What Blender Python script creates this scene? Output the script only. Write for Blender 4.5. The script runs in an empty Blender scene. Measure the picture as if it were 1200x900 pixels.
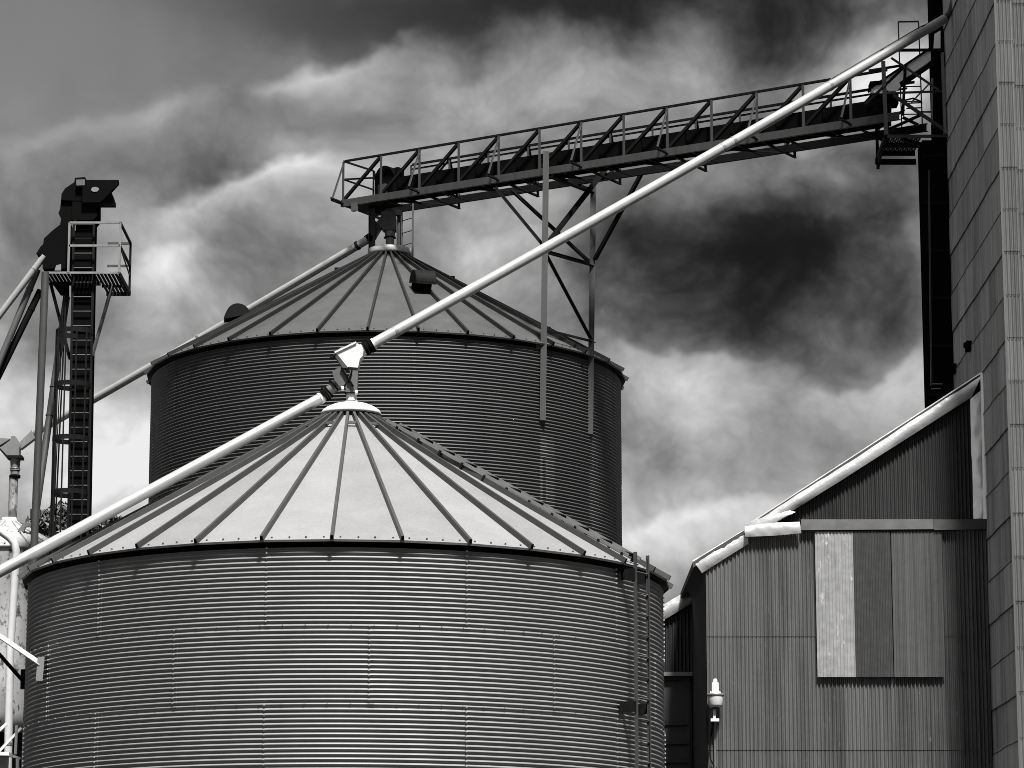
import bpy, math, random
import numpy as np
from mathutils import Vector

random.seed(7)
rng = np.random.default_rng(7)
SC = bpy.context.scene
COL = SC.collection
R_ = math.radians

# ------------------------------------------------------------------ camera model
F = 3650.0            # focal length in photo pixels (photo 1200 x 900)
PITCH = R_(11.5)
CAMZ = 1.6
CP, SP = math.cos(PITCH), math.sin(PITCH)


def P(px, py, Y):
    """world point seen at photo pixel (px, py) at a distance Y in front of the camera"""
    r = (px - 600) / F
    u = (450 - py) / F
    d = np.array([r, CP - u * SP, SP + u * CP])
    v = d * (Y / d[1])
    v[2] += CAMZ
    return v


V = lambda *a: np.array(a, float)


def unit(v):
    v = np.asarray(v, float)
    return v / np.linalg.norm(v)


# ------------------------------------------------------------------ mesh builder
class MB:
    def __init__(self):
        self.v, self.f, self.s, self.t = [], [], [], []

    def add(self, verts, faces, smooth=False, tone=0.0):
        o = len(self.v)
        self.v.extend([tuple(map(float, p)) for p in verts])
        for f in faces:
            self.f.append([o + i for i in f])
            self.s.append(smooth)
            self.t.append(tone)
        return self

    def box(self, c, size, ax=None, tone=0.0):
        c = np.asarray(c, float)
        if ax is None:
            ax = (V(1, 0, 0), V(0, 1, 0), V(0, 0, 1))
        x, y, z = [np.asarray(a, float) * s / 2 for a, s in zip(ax, size)]
        vs = [c + i * x + j * y + k * z for k in (-1, 1) for j in (-1, 1) for i in (-1, 1)]
        fs = [(0, 2, 3, 1), (4, 5, 7, 6), (0, 1, 5, 4), (2, 6, 7, 3), (0, 4, 6, 2), (1, 3, 7, 5)]
        return self.add(vs, fs, False, tone)

    def box2(self, lo, hi, tone=0.0):
        lo, hi = np.asarray(lo, float), np.asarray(hi, float)
        return self.box((lo + hi) / 2, hi - lo, tone=tone)

    def frame(self, p0, p1, up):
        d = unit(np.asarray(p1) - np.asarray(p0))
        up = np.asarray(up, float)
        if abs(np.dot(d, up)) > .98:
            up = V(0, 1, 0) if abs(d[1]) < .9 else V(1, 0, 0)
        s = unit(np.cross(d, up))
        u = np.cross(s, d)
        return d, s, u

    def bar(self, p0, p1, w, h, up=(0, 0, 1)):
        p0, p1 = np.asarray(p0, float), np.asarray(p1, float)
        d, s, u = self.frame(p0, p1, up)
        return self.box((p0 + p1) / 2, (np.linalg.norm(p1 - p0), w, h), (d, s, u))

    def prof(self, p0, p1, poly, up=(0, 0, 1), caps=True):
        """extrude a 2D outline (side, up) from p0 to p1"""
        p0, p1 = np.asarray(p0, float), np.asarray(p1, float)
        d, s, u = self.frame(p0, p1, up)
        n = len(poly)
        vs = [p + a * s + b * u for p in (p0, p1) for a, b in poly]
        fs = [(i, (i + 1) % n, n + (i + 1) % n, n + i) for i in range(n)]
        if caps:
            fs += [tuple(range(n))[::-1], tuple(range(n, 2 * n))]
        return self.add(vs, fs)

    def angle(self, p0, p1, w, t=.008, up=(0, 0, 1), flip=1):
        f = flip
        return self.prof(p0, p1, [(-f * w / 2, -w / 2), (f * w / 2, -w / 2), (f * w / 2, -w / 2 + t), (-f * (w / 2 - t), -w / 2 + t), (-f * (w / 2 - t), w / 2), (-f * w / 2, w / 2)], up)

    def channel(self, p0, p1, w, h, t=.012, up=(0, 0, 1), flip=1):
        """C section: web on the side flip, height h along up, flanges w"""
        f = flip
        a, b = w / 2, h / 2
        return self.prof(p0, p1, [(f * a, -b), (f * a, b), (-f * a, b), (-f * a, b - t), (f * (a - t), b - t), (f * (a - t), -b + t), (-f * a, -b + t), (-f * a, -b)], up)

    def tube(self, pts, r, n=16, caps=True, smooth=True):
        pts = [np.asarray(p, float) for p in pts]
        m = len(pts)
        rs = r if hasattr(r, '__len__') else [r] * m
        vs, fs = [], []
        u0 = None
        for i, p in enumerate(pts):
            if i == 0:
                d = unit(pts[1] - p)
            elif i == m - 1:
                d = unit(p - pts[i - 1])
            else:
                d = unit(unit(pts[i + 1] - p) + unit(p - pts[i - 1]))
            if u0 is None:
                a = V(0, 0, 1) if abs(d[2]) < .9 else V(1, 0, 0)
                u0 = unit(np.cross(d, a))
            u0 = unit(u0 - d * np.dot(u0, d))
            w = np.cross(d, u0)
            for k in range(n):
                an = 2 * math.pi * k / n
                vs.append(p + rs[i] * (math.cos(an) * u0 + math.sin(an) * w))
        for i in range(m - 1):
            for k in range(n):
                k2 = (k + 1) % n
                fs.append((i * n + k, i * n + k2, (i + 1) * n + k2, (i + 1) * n + k))
        self.add(vs, fs, smooth)
        if caps:
            self.add(vs[:n], [tuple(range(n))[::-1]])
            self.add(vs[-n:], [tuple(range(n))])
        return self

    def lathe(self, c, prof, n=48, smooth=True, axis=(0, 0, 1)):
        """prof: list of (radius, height)"""
        c = np.asarray(c, float)
        az = unit(axis)
        ax = unit(np.cross(az, V(0, 1, 0) if abs(az[1]) < .9 else V(1, 0, 0)))
        ay = np.cross(az, ax)
        vs, fs = [], []
        for r, h in prof:
            for k in range(n):
                a = 2 * math.pi * k / n
                vs.append(c + r * (math.cos(a) * ax + math.sin(a) * ay) + h * az)
        for i in range(len(prof) - 1):
            for k in range(n):
                k2 = (k + 1) % n
                fs.append((i * n + k, i * n + k2, (i + 1) * n + k2, (i + 1) * n + k))
        return self.add(vs, fs, smooth)

    def slab(self, poly, thick, axis=(0, 1, 0)):
        """closed plate: outline of 3D points, extruded along axis (centred)"""
        poly = [np.asarray(p, float) for p in poly]
        a = np.asarray(axis, float) * thick / 2
        n = len(poly)
        vs = [p - a for p in poly] + [p + a for p in poly]
        fs = [tuple(range(n)), tuple(range(n, 2 * n))[::-1]] + [(i, n + i, n + (i + 1) % n, (i + 1) % n) for i in range(n)]
        return self.add(vs, fs)

    def pslab(self, pix, Y, thick):
        return self.slab([P(a, b, Y) for a, b in pix], thick)

    def corr(self, O, U, N, u0, u1, vb, vt, pitch, amp, tone=None, step=8, off=0.0):
        """vertical corrugated sheet: columns along U, corrugation along N, vb(u)..vt(u) heights"""
        O, U, N = map(lambda a: np.asarray(a, float), (O, U, N))
        nc = max(2, int(round((u1 - u0) / pitch * step)))
        us = np.linspace(u0, u1, nc + 1)
        o = len(self.v)
        for u in us:
            h = amp * math.cos(2 * math.pi * u / pitch) + off
            b = O + U * u + N * h
            self.v.append((b[0], b[1], b[2] + vb(u)))
            self.v.append((b[0], b[1], b[2] + max(vt(u), vb(u) + 1e-3)))
        for i in range(nc):
            a = o + 2 * i
            self.f.append([a, a + 2, a + 3, a + 1])
            self.s.append(True)
            self.t.append(tone((us[i] + us[i + 1]) / 2) if tone else 0.0)
        return self

    def build(self, name, mat, parent=None, loc=None):
        off = np.zeros(3)
        if parent is not None:
            off = OFF[parent.name]
        elif loc is not None:
            off = np.asarray(loc, float)
        me = bpy.data.meshes.new(name)
        va = np.array(self.v, np.float32).reshape(-1, 3) - off.astype(np.float32)
        lens = np.array([len(f) for f in self.f], np.int32)
        idx = np.concatenate([np.array(f, np.int32) for f in self.f]) if self.f else np.zeros(0, np.int32)
        me.vertices.add(len(va))
        me.vertices.foreach_set('co', va.ravel())
        me.loops.add(len(idx))
        me.loops.foreach_set('vertex_index', idx)
        me.polygons.add(len(lens))
        st = np.zeros(len(lens), np.int32)
        st[1:] = np.cumsum(lens)[:-1]
        me.polygons.foreach_set('loop_start', st)
        me.polygons.foreach_set('loop_total', lens)
        me.polygons.foreach_set('use_smooth', np.array(self.s, bool))
        me.update(calc_edges=True)
        me.validate()
        if any(self.t) and len(me.polygons) == len(self.t):
            at = me.attributes.new('tone', 'FLOAT', 'FACE')
            at.data.foreach_set('value', np.array(self.t, np.float32))
        me.materials.append(mat)
        ob = bpy.data.objects.new(name, me)
        COL.objects.link(ob)
        OFF[ob.name] = off
        if parent is not None:
            ob.parent = parent
        else:
            ob.location = off
        return ob


OFF = {}


def thing(name, label, cat, loc=(0, 0, 0), group=None):
    o = bpy.data.objects.new(name, None)
    COL.objects.link(o)
    o.location = loc
    o.empty_display_size = .3
    OFF[o.name] = np.asarray(loc, float)
    return tag(o, label, cat, group)


def tag(o, label, cat, group=None):
    o['label'] = label
    o['category'] = cat
    if group:
        o['group'] = group
    return o


def struct(o, kind='structure'):
    o['kind'] = kind
    return o


# ------------------------------------------------------------------ materials
def metal(name, base, rough=.45, metallic=.6, var=.25, streak=(2.2, 2.2, .18), bump=.0, speck=0.0, speckcol=.08, bscale=1.4, fine=.12, spec=.5, fscale=9.0):
    m = bpy.data.materials.new(name)
    m.use_nodes = True
    nt = m.node_tree
    nt.nodes.clear()
    N, L = nt.nodes.new, nt.links.new
    out = N('ShaderNodeOutputMaterial')
    b = N('ShaderNodeBsdfPrincipled')
    L(b.outputs[0], out.inputs[0])
    b.inputs['Metallic'].default_value = metallic
    b.inputs['Specular IOR Level'].default_value = spec
    tc = N('ShaderNodeTexCoord')
    mp = N('ShaderNodeMapping')
    mp.inputs['Scale'].default_value = streak
    L(tc.outputs['Object'], mp.inputs[0])
    n1 = N('ShaderNodeTexNoise')
    n1.inputs['Scale'].default_value = 1.6
    n1.inputs['Detail'].default_value = 6
    n1.inputs['Roughness'].default_value = .62
    L(mp.outputs[0], n1.inputs['Vector'])
    n2 = N('ShaderNodeTexNoise')
    n2.inputs['Scale'].default_value = fscale
    n2.inputs['Detail'].default_value = 5
    L(tc.outputs['Object'], n2.inputs['Vector'])
    at = N('ShaderNodeAttribute')
    at.attribute_name = 'tone'

    def math_(op, a, b_=None):
        q = N('ShaderNodeMath')
        q.operation = op
        for i, x in enumerate((a, b_)):
            if x is None:
                continue
            if isinstance(x, (int, float)):
                q.inputs[i].default_value = x
            else:
                L(x, q.inputs[i])
        return q.outputs[0]
    a = math_('MULTIPLY', math_('SUBTRACT', n1.outputs[0], .5), var * 2.4)
    c = math_('MULTIPLY', math_('SUBTRACT', n2.outputs[0], .5), fine * 2)
    fac = math_('ADD', math_('ADD', math_('ADD', a, c), 1.0), at.outputs['Fac'])
    val = math_('MAXIMUM', math_('MULTIPLY', fac, base), .004)
    if speck > 0:
        n3 = N('ShaderNodeTexNoise')
        n3.inputs['Scale'].default_value = 7
        n3.inputs['Detail'].default_value = 8
        n3.inputs['Roughness'].default_value = .7
        mp3 = N('ShaderNodeMapping')
        mp3.inputs['Scale'].default_value = (1, 1, .55)
        L(tc.outputs['Object'], mp3.inputs[0])
        L(mp3.outputs[0], n3.inputs['Vector'])
        mr = N('ShaderNodeMapRange')
        mr.inputs[1].default_value = .62 - speck * .16
        mr.inputs[2].default_value = .66 - speck * .1
        L(n3.outputs[0], mr.inputs[0])
        mx = N('ShaderNodeMix')
        mx.data_type = 'FLOAT'
        L(mr.outputs[0], mx.inputs[0])
        L(val, mx.inputs[2])
        mx.inputs[3].default_value = speckcol
        val = mx.outputs[0]
    cb = N('ShaderNodeCombineColor')
    for i in range(3):
        L(val, cb.inputs[i])
    L(cb.outputs[0], b.inputs['Base Color'])
    rr = math_('ADD', math_('MULTIPLY', math_('SUBTRACT', n1.outputs[0], .5), .16), rough)
    L(math_('MAXIMUM', rr, .05), b.inputs['Roughness'])
    if bump > 0:
        n4 = N('ShaderNodeTexNoise')
        n4.inputs['Scale'].default_value = bscale
        n4.inputs['Detail'].default_value = 3
        L(tc.outputs['Object'], n4.inputs['Vector'])
        bp = N('ShaderNodeBump')
        bp.inputs['Strength'].default_value = bump
        bp.inputs['Distance'].default_value = .05
        L(n4.outputs[0], bp.inputs['Height'])
        L(bp.outputs[0], b.inputs['Normal'])
    return m


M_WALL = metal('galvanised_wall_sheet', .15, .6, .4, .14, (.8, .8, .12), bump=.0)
M_WALLB = metal('shaded_weathered_wall', .046, .55, .3, .22, (1.2, 1.2, .1), bump=.0)  # shade over the rear silo is put into this darker wall colour
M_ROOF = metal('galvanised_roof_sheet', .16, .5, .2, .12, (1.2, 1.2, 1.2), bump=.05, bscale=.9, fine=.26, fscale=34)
M_ROOFB = metal('shaded_dull_roof_sheet', .055, .48, .4, .28, (1.1, 1.1, 1.1), bump=.08, fine=.2, fscale=26)  # rear roof darkened in colour to stand for shade
M_RIB = metal('roof_rib_steel', .04, .5, .5, .2, (2, 2, 2))
M_RIBB = metal('shaded_dull_rib_steel', .012, .5, .5, .2, (2, 2, 2))  # ribs of the rear roof, shade put into the colour too
M_WHITE = metal('white_paint', .42, .42, .0, .07, (3, 3, 1), speck=.05, speckcol=.3)
M_BRIGHT = metal('fresh_white_flashing', .85, .3, .2, .06, (2, 2, 2), bump=.2)
M_PIPE = metal('bright_spout_steel', .26, .36, .35, .10, (1.5, 1.5, 1.5))
M_DARK = metal('dark_painted_steel', .007, .62, .0, .5, (3, 3, .6), spec=.04)
M_BLACK = metal('black_steel', .003, .6, .0, .4, (3, 3, 1), spec=.0)
M_GREY = metal('grey_steel', .07, .5, .3, .35, (4, 4, .5))
M_MID = metal('mid_grey_steel', .035, .55, .1, .35, (4, 4, .5), spec=.3)
M_LIGHT = metal('light_grey_steel', .16, .45, .4, .25, (4, 4, .6))
M_SHED = metal('weathered_corrugated_iron', .078, .42, .3, .8, (6, 6, .2), speck=.08, speckcol=.1)
M_GABLE = metal('dark_corrugated_iron', .024, .5, .4, .4, (5, 5, .25))
M_PATCHL = metal('bright_zinc_sheet', .22, .42, .3, .22, (6, 6, .8), speck=.12, speckcol=.4, fine=.4)
M_PATCHD = metal('dark_zinc_sheet', .035, .5, .4, .25, (6, 6, .5), fine=.4)
M_PATCHM = metal('streaked_zinc_sheet', .08, .42, .5, .75, (11, 11, .15), fine=.2)
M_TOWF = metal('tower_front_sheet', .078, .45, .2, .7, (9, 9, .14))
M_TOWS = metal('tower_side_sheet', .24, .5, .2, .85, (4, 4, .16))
M_FLASH = metal('zinc_flashing', .32, .32, .45, .10, (1.2, 1.2, 1.2), bump=.5, bscale=2.5)
M_LEDGE = metal('stained_flashing', .05, .5, .3, .5, (2, 2, 2), bump=.3)
M_TANK = metal('rust_specked_white_sheet', .32, .5, .0, .2, (2, 2, .4), speck=.55, speckcol=.04)
M_RUSTW = metal('rust_stained_pipe', .2, .5, .2, .5, (3, 3, .5), speck=.9, speckcol=.06)
M_WOOD = metal('dark_timber', .03, .7, .0, .4, (8, 8, .5))
M_GROUND = metal('gravel_yard', .013, .9, .0, .5, (.4, .4, .4))
M_LEAF = metal('dark_leaves', .04, .6, .0, .6, (1.5, 1.5, 1.5))
M_BARK = metal('grey_bark', .12, .8, .0, .4, (4, 4, .6))

# ------------------------------------------------------------------ ground
g = MB()
n = 24
xs = np.linspace(-1500, 1500, n + 1)
g.add([(x, y, 0) for y in xs for x in xs], [(j * (n + 1) + i, j * (n + 1) + i + 1, (j + 1) * (n + 1) + i + 1, (j + 1) * (n + 1) + i) for j in range(n) for i in range(n)])
struct(g.build('ground', M_GROUND))

# added hill-shaped ring behind the camera, unseen, darkening what the walls reflect
b = MB()
vs, fs = [], []
na = 160
for i in range(na + 1):
    an = R_(62 + 236 * i / na)
    e = min(1, i / 14, (na - i) / 14)
    hh = (58 + 14 * math.sin(3 * an + 1) + 9 * math.sin(7.3 * an) + 5 * math.sin(19 * an)) * e
    for r_, k_ in ((250, 0), (290, .62), (330, 1.0), (420, 1.12), (600, 0)):
        vs.append((r_ * math.sin(an), r_ * math.cos(an), hh * k_ - .3 + (rng.uniform(-2, 2) if k_ else 0)))
for i in range(na):
    for j in range(4):
        fs.append((5 * i + j, 5 * i + j + 1, 5 * i + j + 6, 5 * i + j + 5))
b.add(vs, fs, True)
struct(b.build('added_hill_ring', M_LEAF))

# ------------------------------------------------------------------ silos
PITCHC = .0678
RING = 16 * PITCHC


def cyl(c, phi, r, z):
    """phi measured from the camera side towards +x"""
    return V(c[0] + r * math.sin(phi), c[1] - r * math.cos(phi), z)


def make_silo(label, c, ze, Rw, Re, nt, mats, phi0, seam0, bolts, sun_strips=()):
    m_wall, m_roof, m_rib, m_cap = mats
    root = thing('grain_silo', label, 'grain silo', (c[0], c[1], 0))
    # --- wall
    ztop = ze - .10
    w = MB()
    per = 8
    nr = int(ztop / PITCHC * per)
    amp = .0165
    tones = {}

    def radius(k):
        ring, kk = divmod(k, 16 * per)
        r = Rw + amp * math.cos(2 * math.pi * k / per)
        if kk in (0, 1) and ring > 0:
            r -= .004
        return r + (.003 if ring % 2 else 0)
    ph = np.linspace(0, 2 * math.pi, nt + 1)[:-1]
    sn, cs = np.sin(ph), np.cos(ph)
    for k in range(nr + 1):
        r = radius(k)
        z = ztop - k * PITCHC / per
        for a, b in zip(sn, cs):
            w.v.append((c[0] + r * a, c[1] - r * b, z))
    step = R_(33.3)
    for k in range(nr):
        ring = k // (16 * per)
        off = R_(seam0[ring % 2])
        for i in range(nt):
            i2 = (i + 1) % nt
            w.f.append([k * nt + i, (k + 1) * nt + i, (k + 1) * nt + i2, k * nt + i2])
            w.s.append(True)
            p_ = ((ph[i] + math.pi / nt + math.pi) % (2 * math.pi)) - math.pi
            key = (ring, math.floor((p_ - off) / step))
            if key not in tones:
                tones[key] = random.uniform(-.035, .035)
            tt = tones[key]
            if sun_strips:  # sunlit strips on the wall, painted through the face tone
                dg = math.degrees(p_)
                for (g0, zt_, s_) in sun_strips:
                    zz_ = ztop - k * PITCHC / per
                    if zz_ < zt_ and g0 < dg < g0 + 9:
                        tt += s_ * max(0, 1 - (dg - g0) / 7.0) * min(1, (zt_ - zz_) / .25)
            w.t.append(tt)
    # sheet laps and bolts
    nring = int(ztop / RING) + 1
    for ring in range(nring):
        off = R_(seam0[ring % 2])
        for j in range(-5, 6):
            a0 = off + j * step
            if abs(a0) > math.pi:
                continue
            wd = .075 / Rw
            k0 = ring * 16 * per
            k1 = min(k0 + 16 * per, nr)
            if k1 <= k0 + per:
                continue
            o = len(w.v)
            for k in range(k0, k1 + 1):
                r = radius(k)
                z = ztop - k * PITCHC / per
                for a, dr in ((a0, -.004), (a0, .006), (a0 + wd, .006), (a0 + wd, -.004)):
                    w.v.append(tuple(cyl(c, a, r + dr, z)))
            for k in range(k1 - k0):
                for q in range(3):
                    w.f.append([o + 4 * k + q, o + 4 * (k + 1) + q, o + 4 * (k + 1) + q + 1, o + 4 * k + q + 1])
                    w.s.append(False)
                    w.t.append(  .6 if q == 2 else .0)
            if bolts:
                for k in range(k0, k1, per):
                    z = ztop - k * PITCHC / per
                    for a in (a0 + wd * .25,):
                        p = cyl(c, a, Rw + amp + .012, z)
                        ax = (V(math.cos(a), math.sin(a), 0), V(math.sin(a), -math.cos(a), 0), V(0, 0, 1))
                        w.box(p, (.02, .016, .022), ax, 1.0)
        # ring bolts
        if bolts and ring > 0:
            for q in range(96):
                a = q * 2 * math.pi / 96
                p = cyl(c, a, Rw + amp + .006, ztop - ring * RING + .01)
                ax = (V(math.cos(a), math.sin(a), 0), V(math.sin(a), -math.cos(a), 0), V(0, 0, 1))
                w.box(p, (.014, .014, .016), ax, random.random())
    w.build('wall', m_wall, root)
    # --- roof panels
    sl = math.tan(R_(30))
    Rc = .40
    rf = MB()
    hz = lambda r: ze + (Re - r) * sl
    for k in range(32):
        a0 = R_(phi0) + k * 2 * math.pi / 32
        a1 = a0 + 2 * math.pi / 32
        tn = random.uniform(-.10, .08)
        rr = np.linspace(Rc, Re, 9)
        o = []
        nn = 4
        for r in rr:
            for q in range(nn + 1):
                a = a0 + (a1 - a0) * q / nn
                fr = math.cos(math.pi / 32) / math.cos(a - (a0 + a1) / 2) if True else 1
                o.append(cyl(c, a, r * fr, hz(r)))
        fs = [(i * (nn + 1) + q, i * (nn + 1) + q + 1, (i + 1) * (nn + 1) + q + 1, (i + 1) * (nn + 1) + q) for i in range(8) for q in range(nn)]
        rf.add(o, fs, True, tn)
        # turned-down lip
        lip = []
        for q in range(nn + 1):
            a = a0 + (a1 - a0) * q / nn
            fr = math.cos(math.pi / 32) / math.cos(a - (a0 + a1) / 2)
            lip += [cyl(c, a, Re * fr, ze), cyl(c, a, Re * fr - .012, ze - .03)]
        rf.add(lip, [(2 * q, 2 * q + 1, 2 * q + 3, 2 * q + 2) for q in range(nn)], False, -.1)
    # fixing bolts: a pair each side of every rib and a row along the eave
    for k in range(32):
        for fa in (.12, .38, .62, .88):
            a = R_(phi0) + (k + fa) * 2 * math.pi / 32
            r = Re - .07
            b_ = cyl(c, a, r, hz(r) + .004)
            rf.box(b_, (.024, .024, .014), None, -.85)
    roof = rf.build('roof', m_roof, root)
    for k in range(32):
        a = R_(phi0) + k * 2 * math.pi / 32
        rb = MB()
        p0, p1 = cyl(c, a, Rc + .05, hz(Rc + .05)), cyl(c, a, Re + .03, hz(Re + .03))
        up = V(math.sin(a) * math.sin(R_(30)), -math.cos(a) * math.sin(R_(30)), math.cos(R_(30)))
        h = .075
        rb.prof(p0, p1, [(-.027, -.004), (-.02, h), (.02, h), (.027, -.004), (.02, -.004), (.013, h - .008), (-.013, h - .008), (-.02, -.004)], up)
        rb.build('rib', m_rib, roof)
    return root, roof, hz, Rc


FR_Y, BK_Y = 47.5, 64.1
FC = P(407, 689.5, FR_Y)
BC = P(453.3, 447, BK_Y)
ZF = P(408, 632, FR_Y - 4.92)[2]
ZB = P(453, 388, BK_Y - 4.92)[2]
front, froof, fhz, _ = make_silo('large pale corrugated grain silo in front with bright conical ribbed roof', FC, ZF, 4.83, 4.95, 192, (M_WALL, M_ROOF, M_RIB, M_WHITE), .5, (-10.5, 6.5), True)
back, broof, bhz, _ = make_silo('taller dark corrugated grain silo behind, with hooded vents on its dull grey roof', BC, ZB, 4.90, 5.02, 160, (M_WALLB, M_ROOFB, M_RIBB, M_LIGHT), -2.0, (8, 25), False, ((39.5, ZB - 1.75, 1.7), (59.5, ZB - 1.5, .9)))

# front cap: domed lid
fz = fhz(.42)
cap = MB()
cap.lathe((FC[0] + .03, FC[1], fz + .115), [(.09, .165), (.16, .155), (.28, .125), (.38, .08), (.445, .035), (.47, -.01), (.465, -.045), (.44, -.045)], 48)
cap.build('cap', M_WHITE, front)
# brackets between ribs near the lid
for k in range(0, 32):
    a = R_(.5) + (k + .5) * 2 * math.pi / 32
    if k % 2:
        continue
    b = MB()
    r = .88
    d = V(math.cos(a), math.sin(a), 0)
    p = cyl(FC, a, r, fhz(r) + .07)
    b.angle(p - d * .085, p + d * .085, .045, .008)
    b.build('bracket', M_GREY, front)

# side ladder on the front silo
LA = R_(60.8)
er = V(math.sin(LA), -math.cos(LA), 0)
et = V(math.cos(LA), math.sin(LA), 0)
lad = MB()
base = V(FC[0], FC[1], 0) + er * 5.06
for s in (-1, 1):
    lad.channel(base + et * .2 * s + V(0, 0, .3), base + et * .2 * s + V(0, 0, ZF + .16), .03, .045, .006, up=er, flip=s)
ladder = lad.build('ladder', M_MID, front)
for k in range(int((ZF - .4) / .305)):
    rg = MB()
    z = ZF - .12 - .305 * k
    rg.tube([base - et * .215 + V(0, 0, z), base + et * .215 + V(0, 0, z)], .011, 8)
    rg.build('rung', M_GREY, ladder)
for z in (P(745, 829, 45)[2], P(745, 829, 45)[2] - 3, ZF - .16):
    for s in (-1, 1):
        bk = MB()
        p = base + et * .225 * s + V(0, 0, z)
        bk.box(p - er * .1, (.012, .22, .16), (et, er, V(0, 0, 1)))
        bk.box(p - er * .19 + et * s * .06, (.13, .012, .16), (et, er, V(0, 0, 1)))
        bk.build('bracket', M_DARK, ladder)
# roof ladder
rl = MB()
sl30 = R_(30)
upn = er * math.sin(sl30) + V(0, 0, math.cos(sl30))
for s in (-1, 1):
    p0 = cyl(FC, LA, .75, fhz(.75)) + upn * .10 + et * .19 * s
    p1 = cyl(FC, LA, 4.9, fhz(4.9)) + upn * .10 + et * .19 * s
    rl.bar(p0, p1, .012, .05, upn)
rlad = rl.build('roof_ladder', M_LIGHT, front)
for k in range(11):
    r = .95 + .385 * k
    st = MB()
    p = cyl(FC, LA, r, fhz(r)) + upn * .10
    st.box(p, (.36, .05, .045), (et, unit(er * math.cos(sl30) - V(0, 0, math.sin(sl30))), upn))
    for s in (-1, 1):
        st.box(p - upn * .05 + et * .19 * s, (.03, .04, .10), (et, unit(er * math.cos(sl30) - V(0, 0, math.sin(sl30))), upn))
    st.build('step', M_DARK, rlad)

# --- back silo: cap ring, vents
bz = bhz(.42)
cap = MB()
cap.lathe((BC[0] + .04, BC[1], bz + .075), [(.05, .15), (.44, .13), (.465, .11), (.47, .02), (.46, .0), (.43, -.01)], 48)
cap.build('cap', M_WHITE, back)


def vent(r, a):
    t = V(math.cos(a), math.sin(a), 0)
    e = V(math.sin(a), -math.cos(a), 0)
    ds = unit(e * math.cos(sl30) - V(0, 0, math.sin(sl30)))     # down slope
    nn = e * math.sin(sl30) + V(0, 0, math.cos(sl30))
    o = cyl(BC, a, r, bhz(r))
    w = .42
    h = MB()
    rad = .26
    # half-round hood, open underneath on the down-slope side
    hd = unit(ds * .96 + nn * .28)
    hn = unit(nn * .96 - ds * .28)
    arc = [(-rad * math.cos(math.pi * k / 14), rad * 1.05 * math.sin(math.pi * k / 14)) for k in range(15)]
    c0 = o + nn * .14
    for s in (-1, 1):
        pts = [c0 + hd * x + hn * y + t * s * w / 2 for x, y in arc]
        h.slab(pts, .012, t)
    for k in range(14):
        q = [c0 + hd * arc[i][0] + hn * arc[i][1] + t * s * w / 2 for i in (k, k + 1) for s in (-1, 1)]
        q2 = [p + (c0 - p + t * np.dot(p - c0, t)) * .05 for p in q]
        h.add(q, [(0, 1, 3, 2)], True)
        h.add(q2, [(0, 2, 3, 1)], True)
    vv = h.build('vent', M_DARK, back)
    nk = MB()
    nk.box(o + nn * .06 - ds * .06, (.34, .3, .2), (t, ds, nn))
    nk.build('vent_neck', M_BLACK, vv)


vent(2.62, R_(17.7))
vent(3.1, R_(-79))
# lugs on the upper silhouette
for r, a in ((1.35, 84), (1.05, -80), (3.4, 81)):
    b = MB()
    b.box(cyl(BC, R_(a), r, bhz(r) + .07), (.16, .1, .1))
    b.build('lug', M_BLACK, back)

# ------------------------------------------------------------------ front diverter on the silo lid
YF = FR_Y
dv = thing('spout_diverter', 'white boxy diverter valve with black clamps above the lid of the front silo', 'spout diverter', P(411, 478, YF))
b = MB()
b.pslab([(393, 416), (418, 404), (422, 406), (426.6, 412.6), (425.4, 419.3), (422.3, 422.4), (420, 432.8), (407.5, 432), (397, 418.5)], YF, .28)
b.build('body', M_WHITE, dv)
b = MB()
b.pslab([(391.8, 417), (396.6, 418), (408.8, 433.4), (402, 433)], YF - .01, .26)
b.build('shaded_side_plate', M_MID, dv)  # grey strip carries the shade of the body's left face in its colour
b = MB()
b.pslab([(392.5, 414.5), (417.6, 402.6), (418.4, 404.4), (393.2, 416.4)], YF, .33)
hl = b.build('hatch_lid', M_WHITE, dv)
b = MB()
b.tube([P(395.5, 414, YF - .1), P(396, 410.5, YF - .1), P(400, 408, YF - .1), P(404, 407.8, YF - .1), P(404.6, 409.5, YF - .1)], .011, 8)
b.build('handle', M_LIGHT, hl)
b = MB()
b.pslab([(386.5, 419), (392, 416.6), (392.4, 418.6), (387.5, 420.4)], YF, .1)
b.build('latch', M_DARK, dv)
b = MB()
b.pslab([(390, 437), (396.7, 432.8), (404, 432.8), (408, 446), (407.2, 449), (400, 456.5), (392.5, 447.5)], YF, .24)
b.build('left_leg', M_GREY, dv)
b = MB()
b.pslab([(411.5, 432), (420, 432), (418.9, 461), (405.6, 461), (405.6, 454), (409.4, 444)], YF + .004, .24)
b.build('centre_leg', M_GREY, dv)
b = MB()
b.bar(P(400, 431, YF - .15), P(414, 453, YF - .15), .03, .035, (0, 1, 0))
b.bar(P(412.5, 434, YF - .15), P(408, 449, YF - .145), .025, .02, (0, 1, 0))
b.build('lever', M_BLACK, dv)
b = MB()
q0, q1 = P(397, 449, YF), P(375, 467, YF)
dd = unit(q1 - q0)
b.tube([q0, q1], .085, 20)
b.build('left_collar', M_GREY, dv)
for px_, py_, r_ in ((391, 451.5, .112), (384.5, 459, .118), (382, 461.2, .118), (379.8, 463, .112)):
    c_ = P(px_, py_, YF)
    m_ = MB()
    m_.tube([c_ - dd * .012, c_ + dd * .012], r_, 20)
    m_.build('clamp', M_BLACK, dv)
u_dir = unit(P(436.6, 403.5, YF) - P(420, 412, YF))
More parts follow.
